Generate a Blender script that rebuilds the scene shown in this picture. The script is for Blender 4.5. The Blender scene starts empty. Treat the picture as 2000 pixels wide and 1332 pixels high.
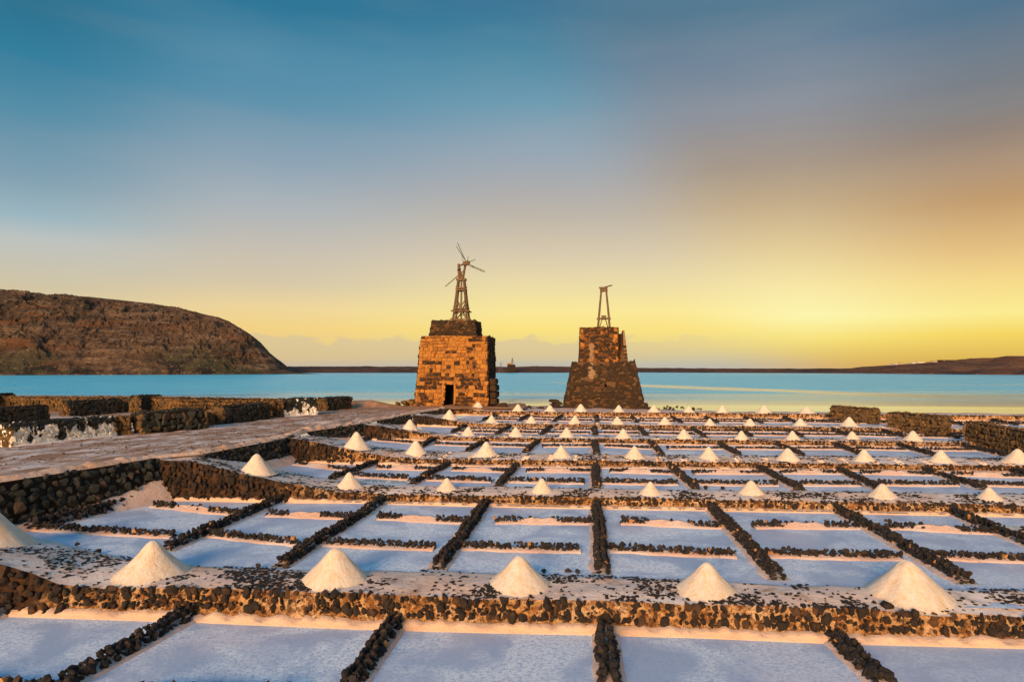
import bpy, bmesh, math, random
import numpy as np
from mathutils import Vector, Matrix, Euler, noise
from mathutils.bvhtree import BVHTree

R = random.Random(7)
SC = bpy.context.scene
COL = SC.collection

# ------------------------------------------------------------------ camera
F, HV, CH = 1333.0, 714.0, 4.46            # focal length in photo pixels, horizon row, eye height
cam_d = bpy.data.cameras.new('camera')
cam_d.lens = 24.0; cam_d.sensor_width = 36.0; cam_d.shift_y = 0.024
cam_d.clip_start = 0.1; cam_d.clip_end = 20000
cam = bpy.data.objects.new('camera', cam_d); COL.objects.link(cam)
cam.location = (0, 0, CH); cam.rotation_euler = (math.radians(90), 0, 0)
SC.camera = cam

# ------------------------------------------------------------------ sky, sun, exposure
SUN_ELEV, SUN_AZ = 14.0, 198.0             # degrees; azimuth clockwise from +Y (view direction)
def s2l(c):
    return tuple(((x/255)/12.92 if x/255 <= 0.04045 else (((x/255)+0.055)/1.055)**2.4) for x in c)

world = bpy.data.worlds.new('World'); SC.world = world; world.use_nodes = True
wt = world.node_tree; wt.nodes.clear()
def wn(t, **k):
    n = wt.nodes.new(t)
    for a, b in k.items(): setattr(n, a, b)
    return n
def wmath(op, a, b=None, clamp=False):
    n = wn('ShaderNodeMath', operation=op); n.use_clamp = clamp
    for i, v in enumerate((a, b)):
        if v is None: continue
        if isinstance(v, (int, float)): n.inputs[i].default_value = v
        else: wt.links.new(v, n.inputs[i])
    return n.outputs[0]
def wmix(f, a, b):
    n = wn('ShaderNodeMix', data_type='RGBA')
    for i, v in ((0, f), (6, a), (7, b)):
        if isinstance(v, (int, float)): n.inputs[i].default_value = v
        elif isinstance(v, tuple): n.inputs[i].default_value = (*v, 1)
        else: wt.links.new(v, n.inputs[i])
    return n.outputs[2]
def wmap(v, a, b, c=0.0, d=1.0, smooth=True):
    n = wn('ShaderNodeMapRange', interpolation_type='SMOOTHSTEP' if smooth else 'LINEAR')
    wt.links.new(v, n.inputs[0])
    for i, q in enumerate((a, b, c, d)): n.inputs[i+1].default_value = q
    return n.outputs[0]
tc = wn('ShaderNodeTexCoord'); sep = wn('ShaderNodeSeparateXYZ'); wt.links.new(tc.outputs['Generated'], sep.inputs[0])
wx, wy, wz = sep.outputs
hor = wmath('SQRT', wmath('ADD', wmath('MULTIPLY', wx, wx), wmath('ADD', wmath('MULTIPLY', wy, wy), 1e-5)))
sinaz = wmath('DIVIDE', wx, hor)
def ramp(stops):
    n = wn('ShaderNodeValToRGB'); wt.links.new(wmath('MAXIMUM', wz, 0.0), n.inputs[0])
    cr = n.color_ramp; cr.interpolation = 'EASE' if False else 'LINEAR'
    while len(cr.elements) > 1: cr.elements.remove(cr.elements[-1])
    for i, (p, c) in enumerate(stops):
        e = cr.elements[0] if i == 0 else cr.elements.new(p)
        e.position = p; e.color = (*s2l(c), 1)
    return n.outputs[0]
# sky colour against elevation at five compass directions (sine of the azimuth, stops)
SKY = [
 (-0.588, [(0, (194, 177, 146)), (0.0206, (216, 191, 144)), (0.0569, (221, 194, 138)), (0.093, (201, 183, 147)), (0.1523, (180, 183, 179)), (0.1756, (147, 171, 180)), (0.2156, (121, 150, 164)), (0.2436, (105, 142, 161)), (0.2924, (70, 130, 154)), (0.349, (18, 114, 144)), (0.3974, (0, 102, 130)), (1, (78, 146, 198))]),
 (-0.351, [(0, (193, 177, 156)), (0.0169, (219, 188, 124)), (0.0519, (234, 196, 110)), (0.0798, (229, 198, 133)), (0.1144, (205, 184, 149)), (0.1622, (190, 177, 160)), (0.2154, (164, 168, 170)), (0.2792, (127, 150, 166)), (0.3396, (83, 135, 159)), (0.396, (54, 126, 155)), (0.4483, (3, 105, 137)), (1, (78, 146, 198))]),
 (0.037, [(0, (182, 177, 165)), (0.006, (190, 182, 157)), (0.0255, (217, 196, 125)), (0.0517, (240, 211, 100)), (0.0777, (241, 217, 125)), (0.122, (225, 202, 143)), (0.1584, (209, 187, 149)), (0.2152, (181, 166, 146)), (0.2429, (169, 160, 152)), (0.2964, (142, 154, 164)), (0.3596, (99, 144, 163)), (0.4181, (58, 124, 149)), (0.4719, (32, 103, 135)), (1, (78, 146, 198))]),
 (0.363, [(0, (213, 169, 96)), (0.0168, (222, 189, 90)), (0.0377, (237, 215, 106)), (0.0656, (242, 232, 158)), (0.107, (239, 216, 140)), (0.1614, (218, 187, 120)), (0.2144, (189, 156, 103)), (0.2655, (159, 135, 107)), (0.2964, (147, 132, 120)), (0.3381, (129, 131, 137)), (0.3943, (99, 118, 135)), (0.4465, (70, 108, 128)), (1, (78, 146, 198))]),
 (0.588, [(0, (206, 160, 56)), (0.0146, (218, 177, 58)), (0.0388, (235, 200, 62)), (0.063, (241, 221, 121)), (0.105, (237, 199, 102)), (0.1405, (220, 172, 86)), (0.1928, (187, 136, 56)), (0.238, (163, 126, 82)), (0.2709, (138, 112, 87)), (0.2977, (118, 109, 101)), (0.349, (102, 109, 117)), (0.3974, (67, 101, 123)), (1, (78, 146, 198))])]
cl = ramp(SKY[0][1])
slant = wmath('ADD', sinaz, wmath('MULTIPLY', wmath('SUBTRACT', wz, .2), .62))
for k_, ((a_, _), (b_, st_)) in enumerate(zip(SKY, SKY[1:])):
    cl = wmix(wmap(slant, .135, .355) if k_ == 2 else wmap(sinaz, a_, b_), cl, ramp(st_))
# low cloud bank and a few soft streaks
cv = wn('ShaderNodeCombineXYZ')
wt.links.new(wmath('MULTIPLY', sinaz, 22.0), cv.inputs[0]); wt.links.new(wmath('MULTIPLY', wz, 45.0), cv.inputs[1]); wt.links.new(wmath('MULTIPLY', wy, 2.0), cv.inputs[2])
nz = wn('ShaderNodeTexNoise'); nz.inputs['Scale'].default_value = 1.0; nz.inputs['Detail'].default_value = 6; nz.inputs['Roughness'].default_value = .55
wt.links.new(cv.outputs[0], nz.inputs['Vector'])
top = wmath('ADD', wz, wmath('MULTIPLY', wmath('SUBTRACT', nz.outputs[0], .5), -.055))
bank = wmath('MULTIPLY', wmap(top, .043, .036), wmap(wz, .004, .016))
bank = wmath('MULTIPLY', bank, wmath('MULTIPLY', wmap(sinaz, -.55, -.3), wmap(sinaz, .38, .05)))
cl = wmix(wmath('MULTIPLY', bank, .8), cl, s2l((205,182,140)))
cv2 = wn('ShaderNodeCombineXYZ')
wt.links.new(wmath('MULTIPLY', sinaz, 3.0), cv2.inputs[0]); wt.links.new(wmath('MULTIPLY', wz, 16.0), cv2.inputs[1]); wt.links.new(wy, cv2.inputs[2])
nz2 = wn('ShaderNodeTexNoise'); nz2.inputs['Scale'].default_value = 1.3; nz2.inputs['Detail'].default_value = 4
wt.links.new(cv2.outputs[0], nz2.inputs['Vector'])
cl = wmix(wmath('MULTIPLY', wmap(nz2.outputs[0], .42, .72), .05), cl, s2l((196,176,156)))
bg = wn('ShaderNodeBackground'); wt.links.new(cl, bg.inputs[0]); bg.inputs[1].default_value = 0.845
nish = wn('ShaderNodeTexSky', sky_type='NISHITA'); nish.sun_disc = False
nish.sun_elevation = math.radians(SUN_ELEV); nish.sun_rotation = math.radians(SUN_AZ)
bg2 = wn('ShaderNodeBackground'); wt.links.new(nish.outputs[0], bg2.inputs[0]); bg2.inputs[1].default_value = 0.0175
add = wn('ShaderNodeAddShader'); wt.links.new(bg.outputs[0], add.inputs[0]); wt.links.new(bg2.outputs[0], add.inputs[1])
wo = wn('ShaderNodeOutputWorld'); wt.links.new(add.outputs[0], wo.inputs[0])

sun_d = bpy.data.lights.new('sun', 'SUN'); sun_d.energy = 4.9; sun_d.angle = math.radians(22); sun_d.color = (1.0, .60, .30)
sun = bpy.data.objects.new('sun', sun_d); COL.objects.link(sun)
_az, _el = math.radians(SUN_AZ), math.radians(SUN_ELEV)
_to = Vector((math.sin(_az)*math.cos(_el), math.cos(_az)*math.cos(_el), math.sin(_el)))
sun.rotation_euler = _to.to_track_quat('Z', 'Y').to_euler(); sun.location = (-30, -40, 30)

vs = SC.view_settings
SC.display_settings.display_device = 'sRGB'
vs.view_transform = 'Standard'; vs.look = 'None'; vs.exposure = 0.2; vs.gamma = 1.0; vs.use_curve_mapping = False
SC.render.engine = 'CYCLES'
SC.cycles.max_bounces = 6; SC.cycles.use_denoising = True

# ------------------------------------------------------------------ helpers
PSI = math.atan(155/F)
AX = Vector((math.sin(PSI), math.cos(PSI), 0))          # direction the terraces climb
TX = Vector((math.cos(PSI), -math.sin(PSI), 0))         # direction along the terrace walls
def at(u, v, z):
    Y = F*(CH-z)/(v-HV); return Vector(((u-1000)/F*Y, Y, z))
def atd(u, v, Y):
    return Vector(((u-1000)/F*Y, Y, CH-(v-HV)*Y/F))
def lerp_list(pts, x):
    if x <= pts[0][0]: a, b = pts[0], pts[1]
    elif x >= pts[-1][0]: a, b = pts[-2], pts[-1]
    else:
        for a, b in zip(pts, pts[1:]):
            if a[0] <= x <= b[0]: break
    t = (x-a[0])/(b[0]-a[0])
    return [p+(q-p)*t for p, q in zip(a[1:], b[1:])]
def clamp_list(pts, x):
    return lerp_list(pts, min(max(x, pts[0][0]), pts[-1][0]))
def fn(p, s=1.0, o=4):
    return noise.fractal(Vector(p)*s, 1.0, 2.1, o)
def mesh_obj(name, V, Fc, mat, parent=None, smooth=False, loc=None):
    me = bpy.data.meshes.new(name); me.from_pydata([tuple(v) for v in V], [], Fc); me.materials.append(mat)
    if smooth: me.polygons.foreach_set('use_smooth', [True]*len(me.polygons))
    me.update()
    o = bpy.data.objects.new(name, me); COL.objects.link(o)
    if parent: o.parent = parent
    if loc is not None: o.location = loc
    return o
def empty(name, loc=(0,0,0), rz=0.0):
    o = bpy.data.objects.new(name, None); o.empty_display_size = .2; COL.objects.link(o)
    o.location = loc; o.rotation_euler = (0, 0, rz); return o
def tag(o, label=None, cat=None, group=None, kind=None):
    if cat and not kind: kind = 'thing'
    for k, v in (('label', label), ('category', cat), ('group', group), ('kind', kind)):
        if v: o[k] = v
    return o
def grid_faces(n, m):
    return [(i*m+j, (i+1)*m+j, (i+1)*m+j+1, i*m+j+1) for i in range(n-1) for j in range(m-1)]
ORD = ['first','second','third','fourth','fifth','sixth','seventh','eighth','ninth','tenth','eleventh','twelfth','thirteenth','fourteenth','fifteenth']

# ------------------------------------------------------------------ materials
class NT:
    def __init__(s, name):
        s.m = bpy.data.materials.new(name); s.m.use_nodes = True; s.t = s.m.node_tree
        s.t.nodes.clear(); s.out = s.n('ShaderNodeOutputMaterial'); s.p = s.n('ShaderNodeBsdfPrincipled')
        s.t.links.new(s.p.outputs[0], s.out.inputs[0])
    def n(s, t, **k):
        q = s.t.nodes.new(t)
        for a, b in k.items(): setattr(q, a, b)
        return q
    def set(s, node, key, v):
        i = node.inputs[key]
        if isinstance(v, bpy.types.NodeSocket): s.t.links.new(v, i)
        elif isinstance(v, tuple) and len(v) == 3 and i.type == 'RGBA': i.default_value = (*v, 1)
        else: i.default_value = v
    def coord(s, kind='Object', scale=(1,1,1)):
        t = s.n('ShaderNodeTexCoord'); m = s.n('ShaderNodeMapping')
        s.t.links.new(t.outputs[kind], m.inputs[0]); m.inputs['Scale'].default_value = scale; return m.outputs[0]
    def geo(s, scale=(1,1,1)):
        g = s.n('ShaderNodeNewGeometry'); m = s.n('ShaderNodeMapping')
        s.t.links.new(g.outputs['Position'], m.inputs[0]); m.inputs['Scale'].default_value = scale; return m.outputs[0]
    def noise(s, vec, scale, detail=4, rough=.55, dist=0.0):
        q = s.n('ShaderNodeTexNoise'); s.t.links.new(vec, q.inputs['Vector'])
        q.inputs['Scale'].default_value = scale; q.inputs['Detail'].default_value = detail
        q.inputs['Roughness'].default_value = rough; q.inputs['Distortion'].default_value = dist; return q.outputs[0]
    def voro(s, vec, scale, feature='F1'):
        q = s.n('ShaderNodeTexVoronoi', feature=feature); s.t.links.new(vec, q.inputs['Vector']); q.inputs['Scale'].default_value = scale
        return q.outputs[0]
    def map(s, v, a, b, c=0.0, d=1.0):
        q = s.n('ShaderNodeMapRange'); s.t.links.new(v, q.inputs[0])
        for i, x in enumerate((a, b, c, d)): q.inputs[i+1].default_value = x
        return q.outputs[0]
    def mix(s, f, a, b):
        q = s.n('ShaderNodeMix', data_type='RGBA')
        for i, v in ((0, f), (6, a), (7, b)): s.set(q, i, v)
        return q.outputs[2]
    def math(s, op, a, b=0.0):
        q = s.n('ShaderNodeMath', operation=op); s.set(q, 0, a); s.set(q, 1, b); return q.outputs[0]
    def bump(s, h, strength=.4, dist=.02):
        q = s.n('ShaderNodeBump'); s.t.links.new(h, q.inputs['Height']); q.inputs['Strength'].default_value = strength; q.inputs['Distance'].default_value = dist
        s.t.links.new(q.outputs[0], s.p.inputs['Normal'])
    def rand(s):
        a = s.n('ShaderNodeObjectInfo').outputs['Random']; b = s.n('ShaderNodeNewGeometry').outputs['Random Per Island']
        return s.math('FRACT', s.math('ADD', a, b))
    def base(s, col, rough=.9, spec=.3):
        s.set(s.p, 'Base Color', col); s.set(s.p, 'Roughness', rough); s.set(s.p, 'Specular IOR Level', spec); return s.m

def rock_mat(name, c1, c2, c3, p3=.12, dust=None, dust_lo=.5, dust_hi=.75, scale=9):
    k = NT(name); g = k.geo(); r = k.rand()
    col = k.mix(r, c1, c2)
    col = k.mix(k.map(r, 1-p3-.01, 1-p3), col, c3)
    n = k.noise(g, scale, 5, .65)
    col = k.mix(k.map(n, .3, .7, 0, .35), col, tuple(x*1.9+.004 for x in c2))
    if dust:
        d = k.noise(g, 2.7, 4, .6)
        col = k.mix(k.map(d, dust_lo, dust_hi, 0, .85), col, dust)
    k.bump(k.noise(g, scale*4, 4, .7), .7, .03)
    return k.base(col, .92, .25)

M = {}
M['lava'] = rock_mat('lava_stone', (.010,.0095,.010), (.030,.026,.024), (.055,.034,.022), .10)
M['lava_ochre'] = rock_mat('ochre_stone', (.30,.14,.045), (.42,.22,.08), (.36,.16,.05), .1)
M['wall'] = rock_mat('terrace_stone', (.012,.010,.009), (.034,.025,.019), (.075,.040,.020), .2, (.15,.062,.018), .54, .74)
M['shade_wall'] = rock_mat('shaded_wall_stone', (.016,.018,.016), (.045,.045,.038), (.075,.045,.028), .15)  # dark copy of the wall stone: shade on faces turned from the sun, as colour
def splashed_mat():
    k = NT('salt_splashed_stone'); g = k.geo(); r = k.rand(); sp = k.n('ShaderNodeSeparateXYZ'); k.t.links.new(g, sp.inputs[0])
    col = k.mix(r, (.016,.018,.016), (.045,.045,.038))  # dark base repeats the shade painted on the long faces
    p = k.noise(k.geo((1, 1, .8)), 3.0, 4, .5, .2); q = k.noise(g, 1.1, 3, .5)
    lvl = k.math('SUBTRACT', k.map(sp.outputs[2], 1.66, 2.42, .34, .66), k.math('MULTIPLY', k.math('SUBTRACT', q, .5), .35))
    w = k.map(k.math('SUBTRACT', p, lvl), -.015, .025)
    col = k.mix(w, col, (.86,.80,.72))
    k.bump(k.math('ADD', k.noise(g, 30, 4, .7), k.math('MULTIPLY', w, 1.5)), .6, .03)
    return k.base(col, .9, .25)
M['splashed'] = splashed_mat()
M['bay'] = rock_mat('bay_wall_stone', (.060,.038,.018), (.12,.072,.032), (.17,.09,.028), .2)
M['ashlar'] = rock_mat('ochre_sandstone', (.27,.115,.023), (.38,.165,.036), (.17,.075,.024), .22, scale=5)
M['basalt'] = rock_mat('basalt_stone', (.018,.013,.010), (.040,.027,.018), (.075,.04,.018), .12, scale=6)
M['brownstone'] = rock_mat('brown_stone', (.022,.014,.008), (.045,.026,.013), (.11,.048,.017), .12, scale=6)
M['timber'] = rock_mat('weathered_timber', (.10,.066,.038), (.16,.105,.06), (.13,.09,.055), .2, scale=3)
M['iron'] = rock_mat('dark_spar', (.03,.022,.018), (.05,.035,.028), (.04,.03,.02), .1)

def salt_heap_mat():
    k = NT('heaped_salt'); g = k.coord()
    n = k.noise(g, 3.2, 4, .6); n2 = k.noise(k.coord(scale=(3,3,.6)), 2.2, 4, .6)
    col = k.mix(k.map(n2, .40, .68), (.85,.75,.63), (.80,.60,.39))
    col = k.mix(k.map(n, .55, .8, 0, .5), col, (.76,.58,.40))
    k.bump(k.math('ADD', k.noise(k.geo(), 55, 3, .75), k.math('MULTIPLY', k.noise(k.coord(scale=(4,4,1.2)), 2.5, 5, .7), 1.6)), .75, .03)
    return k.base(col, .8, .3)
M['heap'] = salt_heap_mat()
def crust_mat(name, pale, pink, brown, bfac=.55, scale=1.0, sub=.0):
    k = NT(name); g = k.geo((scale,)*3)
    a = k.noise(g, .55, 6, .62, .4); b = k.noise(g, 2.6, 6, .65, .3); c = k.noise(g, 14, 5, .7)
    col = k.mix(k.map(a, .36, .62), pale, pink)
    col = k.mix(k.map(b, bfac, bfac+.16, 0, .9), col, brown)
    col = k.mix(k.map(c, .58, .74, 0, .45), col, tuple(x*.45 for x in brown))
    h = k.math('ADD', k.math('MULTIPLY', b, 1.0), k.math('MULTIPLY', c, .5))
    k.bump(h, .8, .05)
    return k.base(col, .85, .25)
M['crust'] = crust_mat('ledge_salt_crust', (.80,.71,.64), (.74,.53,.40), (.36,.21,.12), .54)
def face_mat():
    k = NT('stained_salt_face'); g = k.geo(); at_ = k.n('ShaderNodeAttribute'); at_.attribute_name = 'crusted'; cr = at_.outputs['Fac']
    a = k.noise(g, 1.1, 6, .65, .5); b = k.noise(g, 5.5, 6, .68, .4); c = k.noise(g, 19, 5, .7); v = k.voro(g, 7.5)
    col = k.mix(k.map(a, .38, .6), (.70,.47,.27), (.60,.33,.13))
    col = k.mix(k.map(b, .45, .58, 0, .92), col, (.27,.105,.026))
    col = k.mix(k.map(k.noise(g, 3.2, 6, .7, .6), .52, .62, 0, .85), col, (.11,.045,.015))
    col = k.mix(k.map(c, .50, .60, 0, .85), col, (.045,.024,.013))
    dark = k.mix(k.map(b, .4, .7), (.018,.012,.009), (.10,.045,.018))
    col = k.mix(cr, dark, col)
    k.bump(k.math('ADD', k.math('MULTIPLY', b, 1.2), c), 1.0, .06)
    return k.base(col, .88, .25)
M['rim'] = crust_mat('pink_salt_rim', (.72,.58,.50), (.68,.44,.32), (.34,.17,.09), .60, 1.6)
M['face'] = face_mat()
M['skirt'] = crust_mat('salt_skirt', (.72,.52,.38), (.70,.46,.30), (.42,.22,.10), .66, 1.5)
M['lip'] = crust_mat('salt_lip', (.74,.55,.42), (.66,.38,.22), (.36,.17,.08), .56, 1.3)
M['splash'] = crust_mat('white_salt_splash', (.88,.84,.78), (.86,.79,.70), (.5,.4,.32), .72, 2.0)
def path_mat():
    k = NT('salty_path'); g = k.geo(); v = k.n('ShaderNodeVectorRotate', rotation_type='Z_AXIS'); k.set(v, 'Vector', g); k.set(v, 'Angle', math.radians(24))
    st = k.n('ShaderNodeMapping'); k.t.links.new(v.outputs[0], st.inputs[0]); st.inputs['Scale'].default_value = (1.5, .62, 1); st = st.outputs[0]
    a = k.noise(st, 1.1, 7, .66, .5); b = k.noise(st, 4.5, 6, .65, .3); c = k.noise(g, .13, 3, .5)
    col = k.mix(k.map(a, .45, .62), (.34,.19,.11), (.78,.67,.60))
    col = k.mix(k.map(b, .5, .64, 0, .7), col, (.42,.24,.14))
    col = k.mix(k.map(k.noise(st, 9, 6, .72), .58, .66, 0, .85), col, (.08,.055,.04))
    sp = k.n('ShaderNodeSeparateXYZ'); k.t.links.new(g, sp.inputs[0])
    far = k.math('MULTIPLY', k.map(sp.outputs[1], 38, 45), .8)
    col = k.mix(far, col, (.36,.17,.075))
    k.bump(k.math('ADD', a, k.math('MULTIPLY', b, .6)), .8, .08)
    return k.base(col, .85, .25)
M['path'] = path_mat()
def pan_mat():
    k = NT('crystallised_brine'); g = k.geo(); rnd = k.n('ShaderNodeObjectInfo').outputs['Random']; st = k.geo((1, 1.35, 1))
    a = k.noise(g, .75, 5, .6, .6); b = k.noise(st, 13, 8, .82, .6); c = k.noise(st, 30, 5, .85)
    m = k.math('ADD', k.math('MULTIPLY', b, .6), k.math('MULTIPLY', c, .4))
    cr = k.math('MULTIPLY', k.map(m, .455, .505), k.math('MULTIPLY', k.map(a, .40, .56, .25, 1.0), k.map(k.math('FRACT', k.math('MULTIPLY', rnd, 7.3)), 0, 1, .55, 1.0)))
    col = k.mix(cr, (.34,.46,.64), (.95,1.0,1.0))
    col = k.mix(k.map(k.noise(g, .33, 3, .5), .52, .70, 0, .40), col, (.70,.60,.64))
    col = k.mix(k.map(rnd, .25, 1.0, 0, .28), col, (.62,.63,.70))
    stain = k.noise(g, 1.6, 6, .7, .8)
    col = k.mix(k.map(stain, .60, .72, 0, .35), col, (.50,.40,.40))
    k.set(k.p, 'Roughness', k.map(cr, 0, 1, .36, .85))
    k.bump(m, .35, .02)
    k.set(k.p, 'Base Color', col); k.set(k.p, 'Specular IOR Level', .4); k.set(k.p, 'Coat Weight', .04); k.set(k.p, 'Coat Roughness', .22)
    return k.m
M['pan'] = pan_mat()
def puddle_mat():
    k = NT('still_brine'); k.bump(k.noise(k.geo(), 3, 2), .02, .01)
    return k.base((.62,.72,.76), .04, .9)
M['puddle'] = puddle_mat()
def lagoon_mat():
    k = NT('lagoon_water'); g = k.geo()
    r = k.geo((.9, 2.6, 1)); w = k.noise(r, 1.6, 5, .7, .3); w2 = k.noise(k.geo((.10,.30,1)), 1.0, 5, .6, .3)
    band = k.noise(k.geo((.006, .05, 1)), 1.0, 4, .55, .8)
    calm = k.map(band, .56, .66)
    sp = k.n('ShaderNodeSeparateXYZ'); k.t.links.new(g, sp.inputs[0])
    sh = k.math('ADD', k.math('ADD', sp.outputs[1], k.math('MULTIPLY', sp.outputs[0], .13)), k.math('MULTIPLY', band, 16.0))
    shallow = k.map(sh, 78, 66)
    w3 = k.noise(k.geo((.35,1.3,1)), 1.0, 6, .75, .3)
    col = k.mix(k.map(k.math('ADD', k.math('MULTIPLY', w2, .5), k.math('MULTIPLY', w3, .5)), .40, .60), (.075,.60,.88), (.16,.74,.96))
    bar = k.math('ABSOLUTE', k.math('ADD', k.math('SUBTRACT', sp.outputs[1], 108.0), k.math('MULTIPLY', k.math('SUBTRACT', sp.outputs[0], 20.0), 1.6)))
    bar = k.math('MULTIPLY', k.map(k.math('ADD', bar, k.math('MULTIPLY', k.noise(k.geo((.03,.2,1)), 1.0, 4, .6), 14.0)), 19, 11), k.math('MULTIPLY', k.map(sp.outputs[0], 6, 18), k.map(sp.outputs[0], 50, 36)))
    shallow = k.math('MAXIMUM', shallow, k.math('MULTIPLY', bar, .85))
    col = k.mix(shallow, col, (.70,.60,.44))
    col = k.mix(k.math('MULTIPLY', calm, .35), col, (.40,.42,.36))
    k.set(k.p, 'Base Color', col); k.set(k.p, 'Roughness', k.math('MULTIPLY', k.map(calm, 0, 1, .30, .10), k.map(shallow, 0, 1, 1, .25))); k.set(k.p, 'Specular IOR Level', .32); k.set(k.p, 'IOR', 1.33)
    q = k.n('ShaderNodeBump'); k.t.links.new(k.math('ADD', w, k.math('MULTIPLY', w2, 1.5)), q.inputs['Height']); q.inputs['Distance'].default_value = .25
    k.set(q, 'Strength', k.math('MULTIPLY', k.map(calm, 0, 1, .9, .25), k.map(shallow, 0, 1, 1, .03)))
    k.t.links.new(q.outputs[0], k.p.inputs['Normal'])
    return k.m
M['lagoon'] = lagoon_mat()
def hill_mat(name, c1, c2, c3, dark, green, sc=1.0):
    k = NT(name); g = k.geo((sc,sc,sc)); st = k.geo((.35*sc, .35*sc, 2.6*sc))
    a = k.noise(g, .045, 7, .66, .6); b = k.noise(st, .17, 9, .76, .6); c = k.noise(g, .30, 8, .78, .3); d = k.noise(g, .03, 7, .68, .4); e = k.noise(st, .09, 6, .6, .8)
    col = k.mix(k.map(a, .40, .58), c1, c2)
    col = k.mix(k.map(e, .54, .64, 0, .8), col, tuple(x*y for x, y in zip(c2, (1.35, .95, .65))))
    col = k.mix(k.map(b, .50, .62, 0, .9), col, c3)
    sp = k.n('ShaderNodeSeparateXYZ'); k.t.links.new(g, sp.inputs[0])
    low = k.map(sp.outputs[2], 15*sc, 2*sc)
    col = k.mix(k.math('MULTIPLY', k.map(d, .50, .58, 0, .85), k.math('ADD', k.math('MULTIPLY', low, .75), .22)), col, green)
    col = k.mix(k.math('MULTIPLY', k.map(k.noise(g, .11, 8, .7, .5), .50, .58, 0, .95), low), col, dark)
    col = k.mix(k.map(c, .53, .60, 0, .8), col, dark)
    col = k.mix(k.map(k.noise(g, .8, 6, .78), .57, .66, 0, .75), col, tuple(x*1.8 for x in c3))
    k.bump(k.math('ADD', k.math('MULTIPLY', b, 2.5), c), 1.0, 1.5)
    return k.base(col, .95, .15)
M['hill'] = hill_mat('headland_rock', (.105,.070,.050), (.175,.110,.070), (.31,.21,.135), (.024,.023,.024), (.065,.078,.042))
M['far'] = hill_mat('far_shore_earth', (.10,.058,.045), (.15,.075,.046), (.24,.125,.065), (.06,.042,.042), (.09,.06,.045), .5)
def flat_mat(name, c, r=.9):
    k = NT(name); n = k.noise(k.geo(), 4, 4, .6); return k.base(k.mix(k.map(n, .3, .7, 0, .4), c, tuple(x*.6 for x in c)), r, .2)
M['plaster'] = crust_mat('old_plaster', (.30,.19,.11), (.24,.14,.075), (.12,.07,.035), .52, 2.2)
M['mortar'] = flat_mat('tan_mortar', (.13,.075,.035))
M['mortar_dark'] = flat_mat('dark_mortar', (.13,.075,.035))
M['mortar_orange'] = flat_mat('orange_mortar', (.20,.08,.02))
M['inner_dark'] = flat_mat('dark_interior', (.02,.016,.012))  # near-black colour stands in for the shade inside doorway and window
M['core'] = flat_mat('dark_wall_core', (.022,.016,.012))
M['white_paint'] = flat_mat('white_paint', (.7,.66,.6))
M['glass_dark'] = flat_mat('dark_window', (.05,.05,.06), .3)
M['earth'] = flat_mat('ochre_earth', (.40,.20,.085))

# ------------------------------------------------------------------ stone kits (shared meshes)
def hull_mesh(name, mat, n=15, seed=0, box=0.0):
    rr = random.Random(seed); n = n if box else rr.choice((10, 12, 16, 20)); bm = bmesh.new()
    for i in range(n):
        v = Vector((rr.gauss(0,1), rr.gauss(0,1), rr.gauss(0,1))).normalized()
        if box: v = Vector([math.copysign(abs(c)**box, c) for c in v]); v /= max(abs(c) for c in v)**.6
        v *= .5*rr.uniform(.88, 1.1); bm.verts.new(v)
    bmesh.ops.convex_hull(bm, input=bm.verts)
    for v in [v for v in bm.verts if not v.link_faces]: bm.verts.remove(v)
    me = bpy.data.meshes.new(name); bm.to_mesh(me); bm.free(); me.materials.append(mat); return me
def block_mesh(name, mat, seed=0, jit=.05, bev=.08):
    rr = random.Random(seed); bm = bmesh.new(); bmesh.ops.create_cube(bm, size=1.0)
    for v in bm.verts: v.co += Vector((rr.uniform(-jit,jit), rr.uniform(-jit,jit)*.5, rr.uniform(-jit,jit)))
    bmesh.ops.bevel(bm, geom=bm.edges[:], offset=bev, segments=1, affect='EDGES')
    for v in bm.verts: v.co += Vector([rr.uniform(-.018,.018) for _ in range(3)])
    bmesh.ops.triangulate(bm, faces=bm.faces)
    me = bpy.data.meshes.new(name); bm.to_mesh(me); bm.free(); me.materials.append(mat); return me
def kit(name, mat, kind='hull', n=14, **k):
    L = [hull_mesh(name, M[mat], seed=i*13+len(name), **k) if kind == 'hull' else block_mesh(name, M[mat], seed=i*17+len(name), **k) for i in range(n)]
    arr = []
    for me in L:
        me.calc_loop_triangles()
        arr.append((np.array([v.co for v in me.vertices], dtype=np.float32), np.array([t.vertices for t in me.loop_triangles], dtype=np.int32)))
    return {'meshes': L, 'arr': arr, 'mat': M[mat]}
K = {'lava': kit('lava_rock', 'lava', n=18), 'ochre': kit('ochre_rock', 'lava_ochre', n=4), 'wall': kit('wall_rock', 'wall', n=18), 'shade': kit('retaining_rock', 'shade_wall', n=14),
     'bay': kit('bay_rock', 'bay', n=14, box=.7), 'fitted': kit('fitted_rock', 'shade_wall', n=14, box=.6), 'splashed': kit('splashed_rock', 'splashed', n=14, box=.62), 'ashlar': kit('ashlar_block', 'ashlar', 'block', 14, jit=.10, bev=.09), 'basalt': kit('basalt_block', 'basalt', 'block', 10, jit=.12, bev=.17),
     'brown': kit('rubble_block', 'brownstone', 'block', 12, jit=.10, bev=.15), 'rubble': kit('rubble_rock', 'brownstone', n=14, box=.62), 'basalt_rubble': kit('basalt_rock', 'basalt', n=14, box=.62), 'ochre_rubble': kit('ochre_rubble', 'ashlar', n=10, box=.62), 'pebble': kit('lava_pebble', 'lava', n=8)}
for _k in ('pebble',):
    pass
def rrot(): return Euler((R.uniform(0,6.28), R.uniform(0,6.28), R.uniform(0,6.28)))
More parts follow.
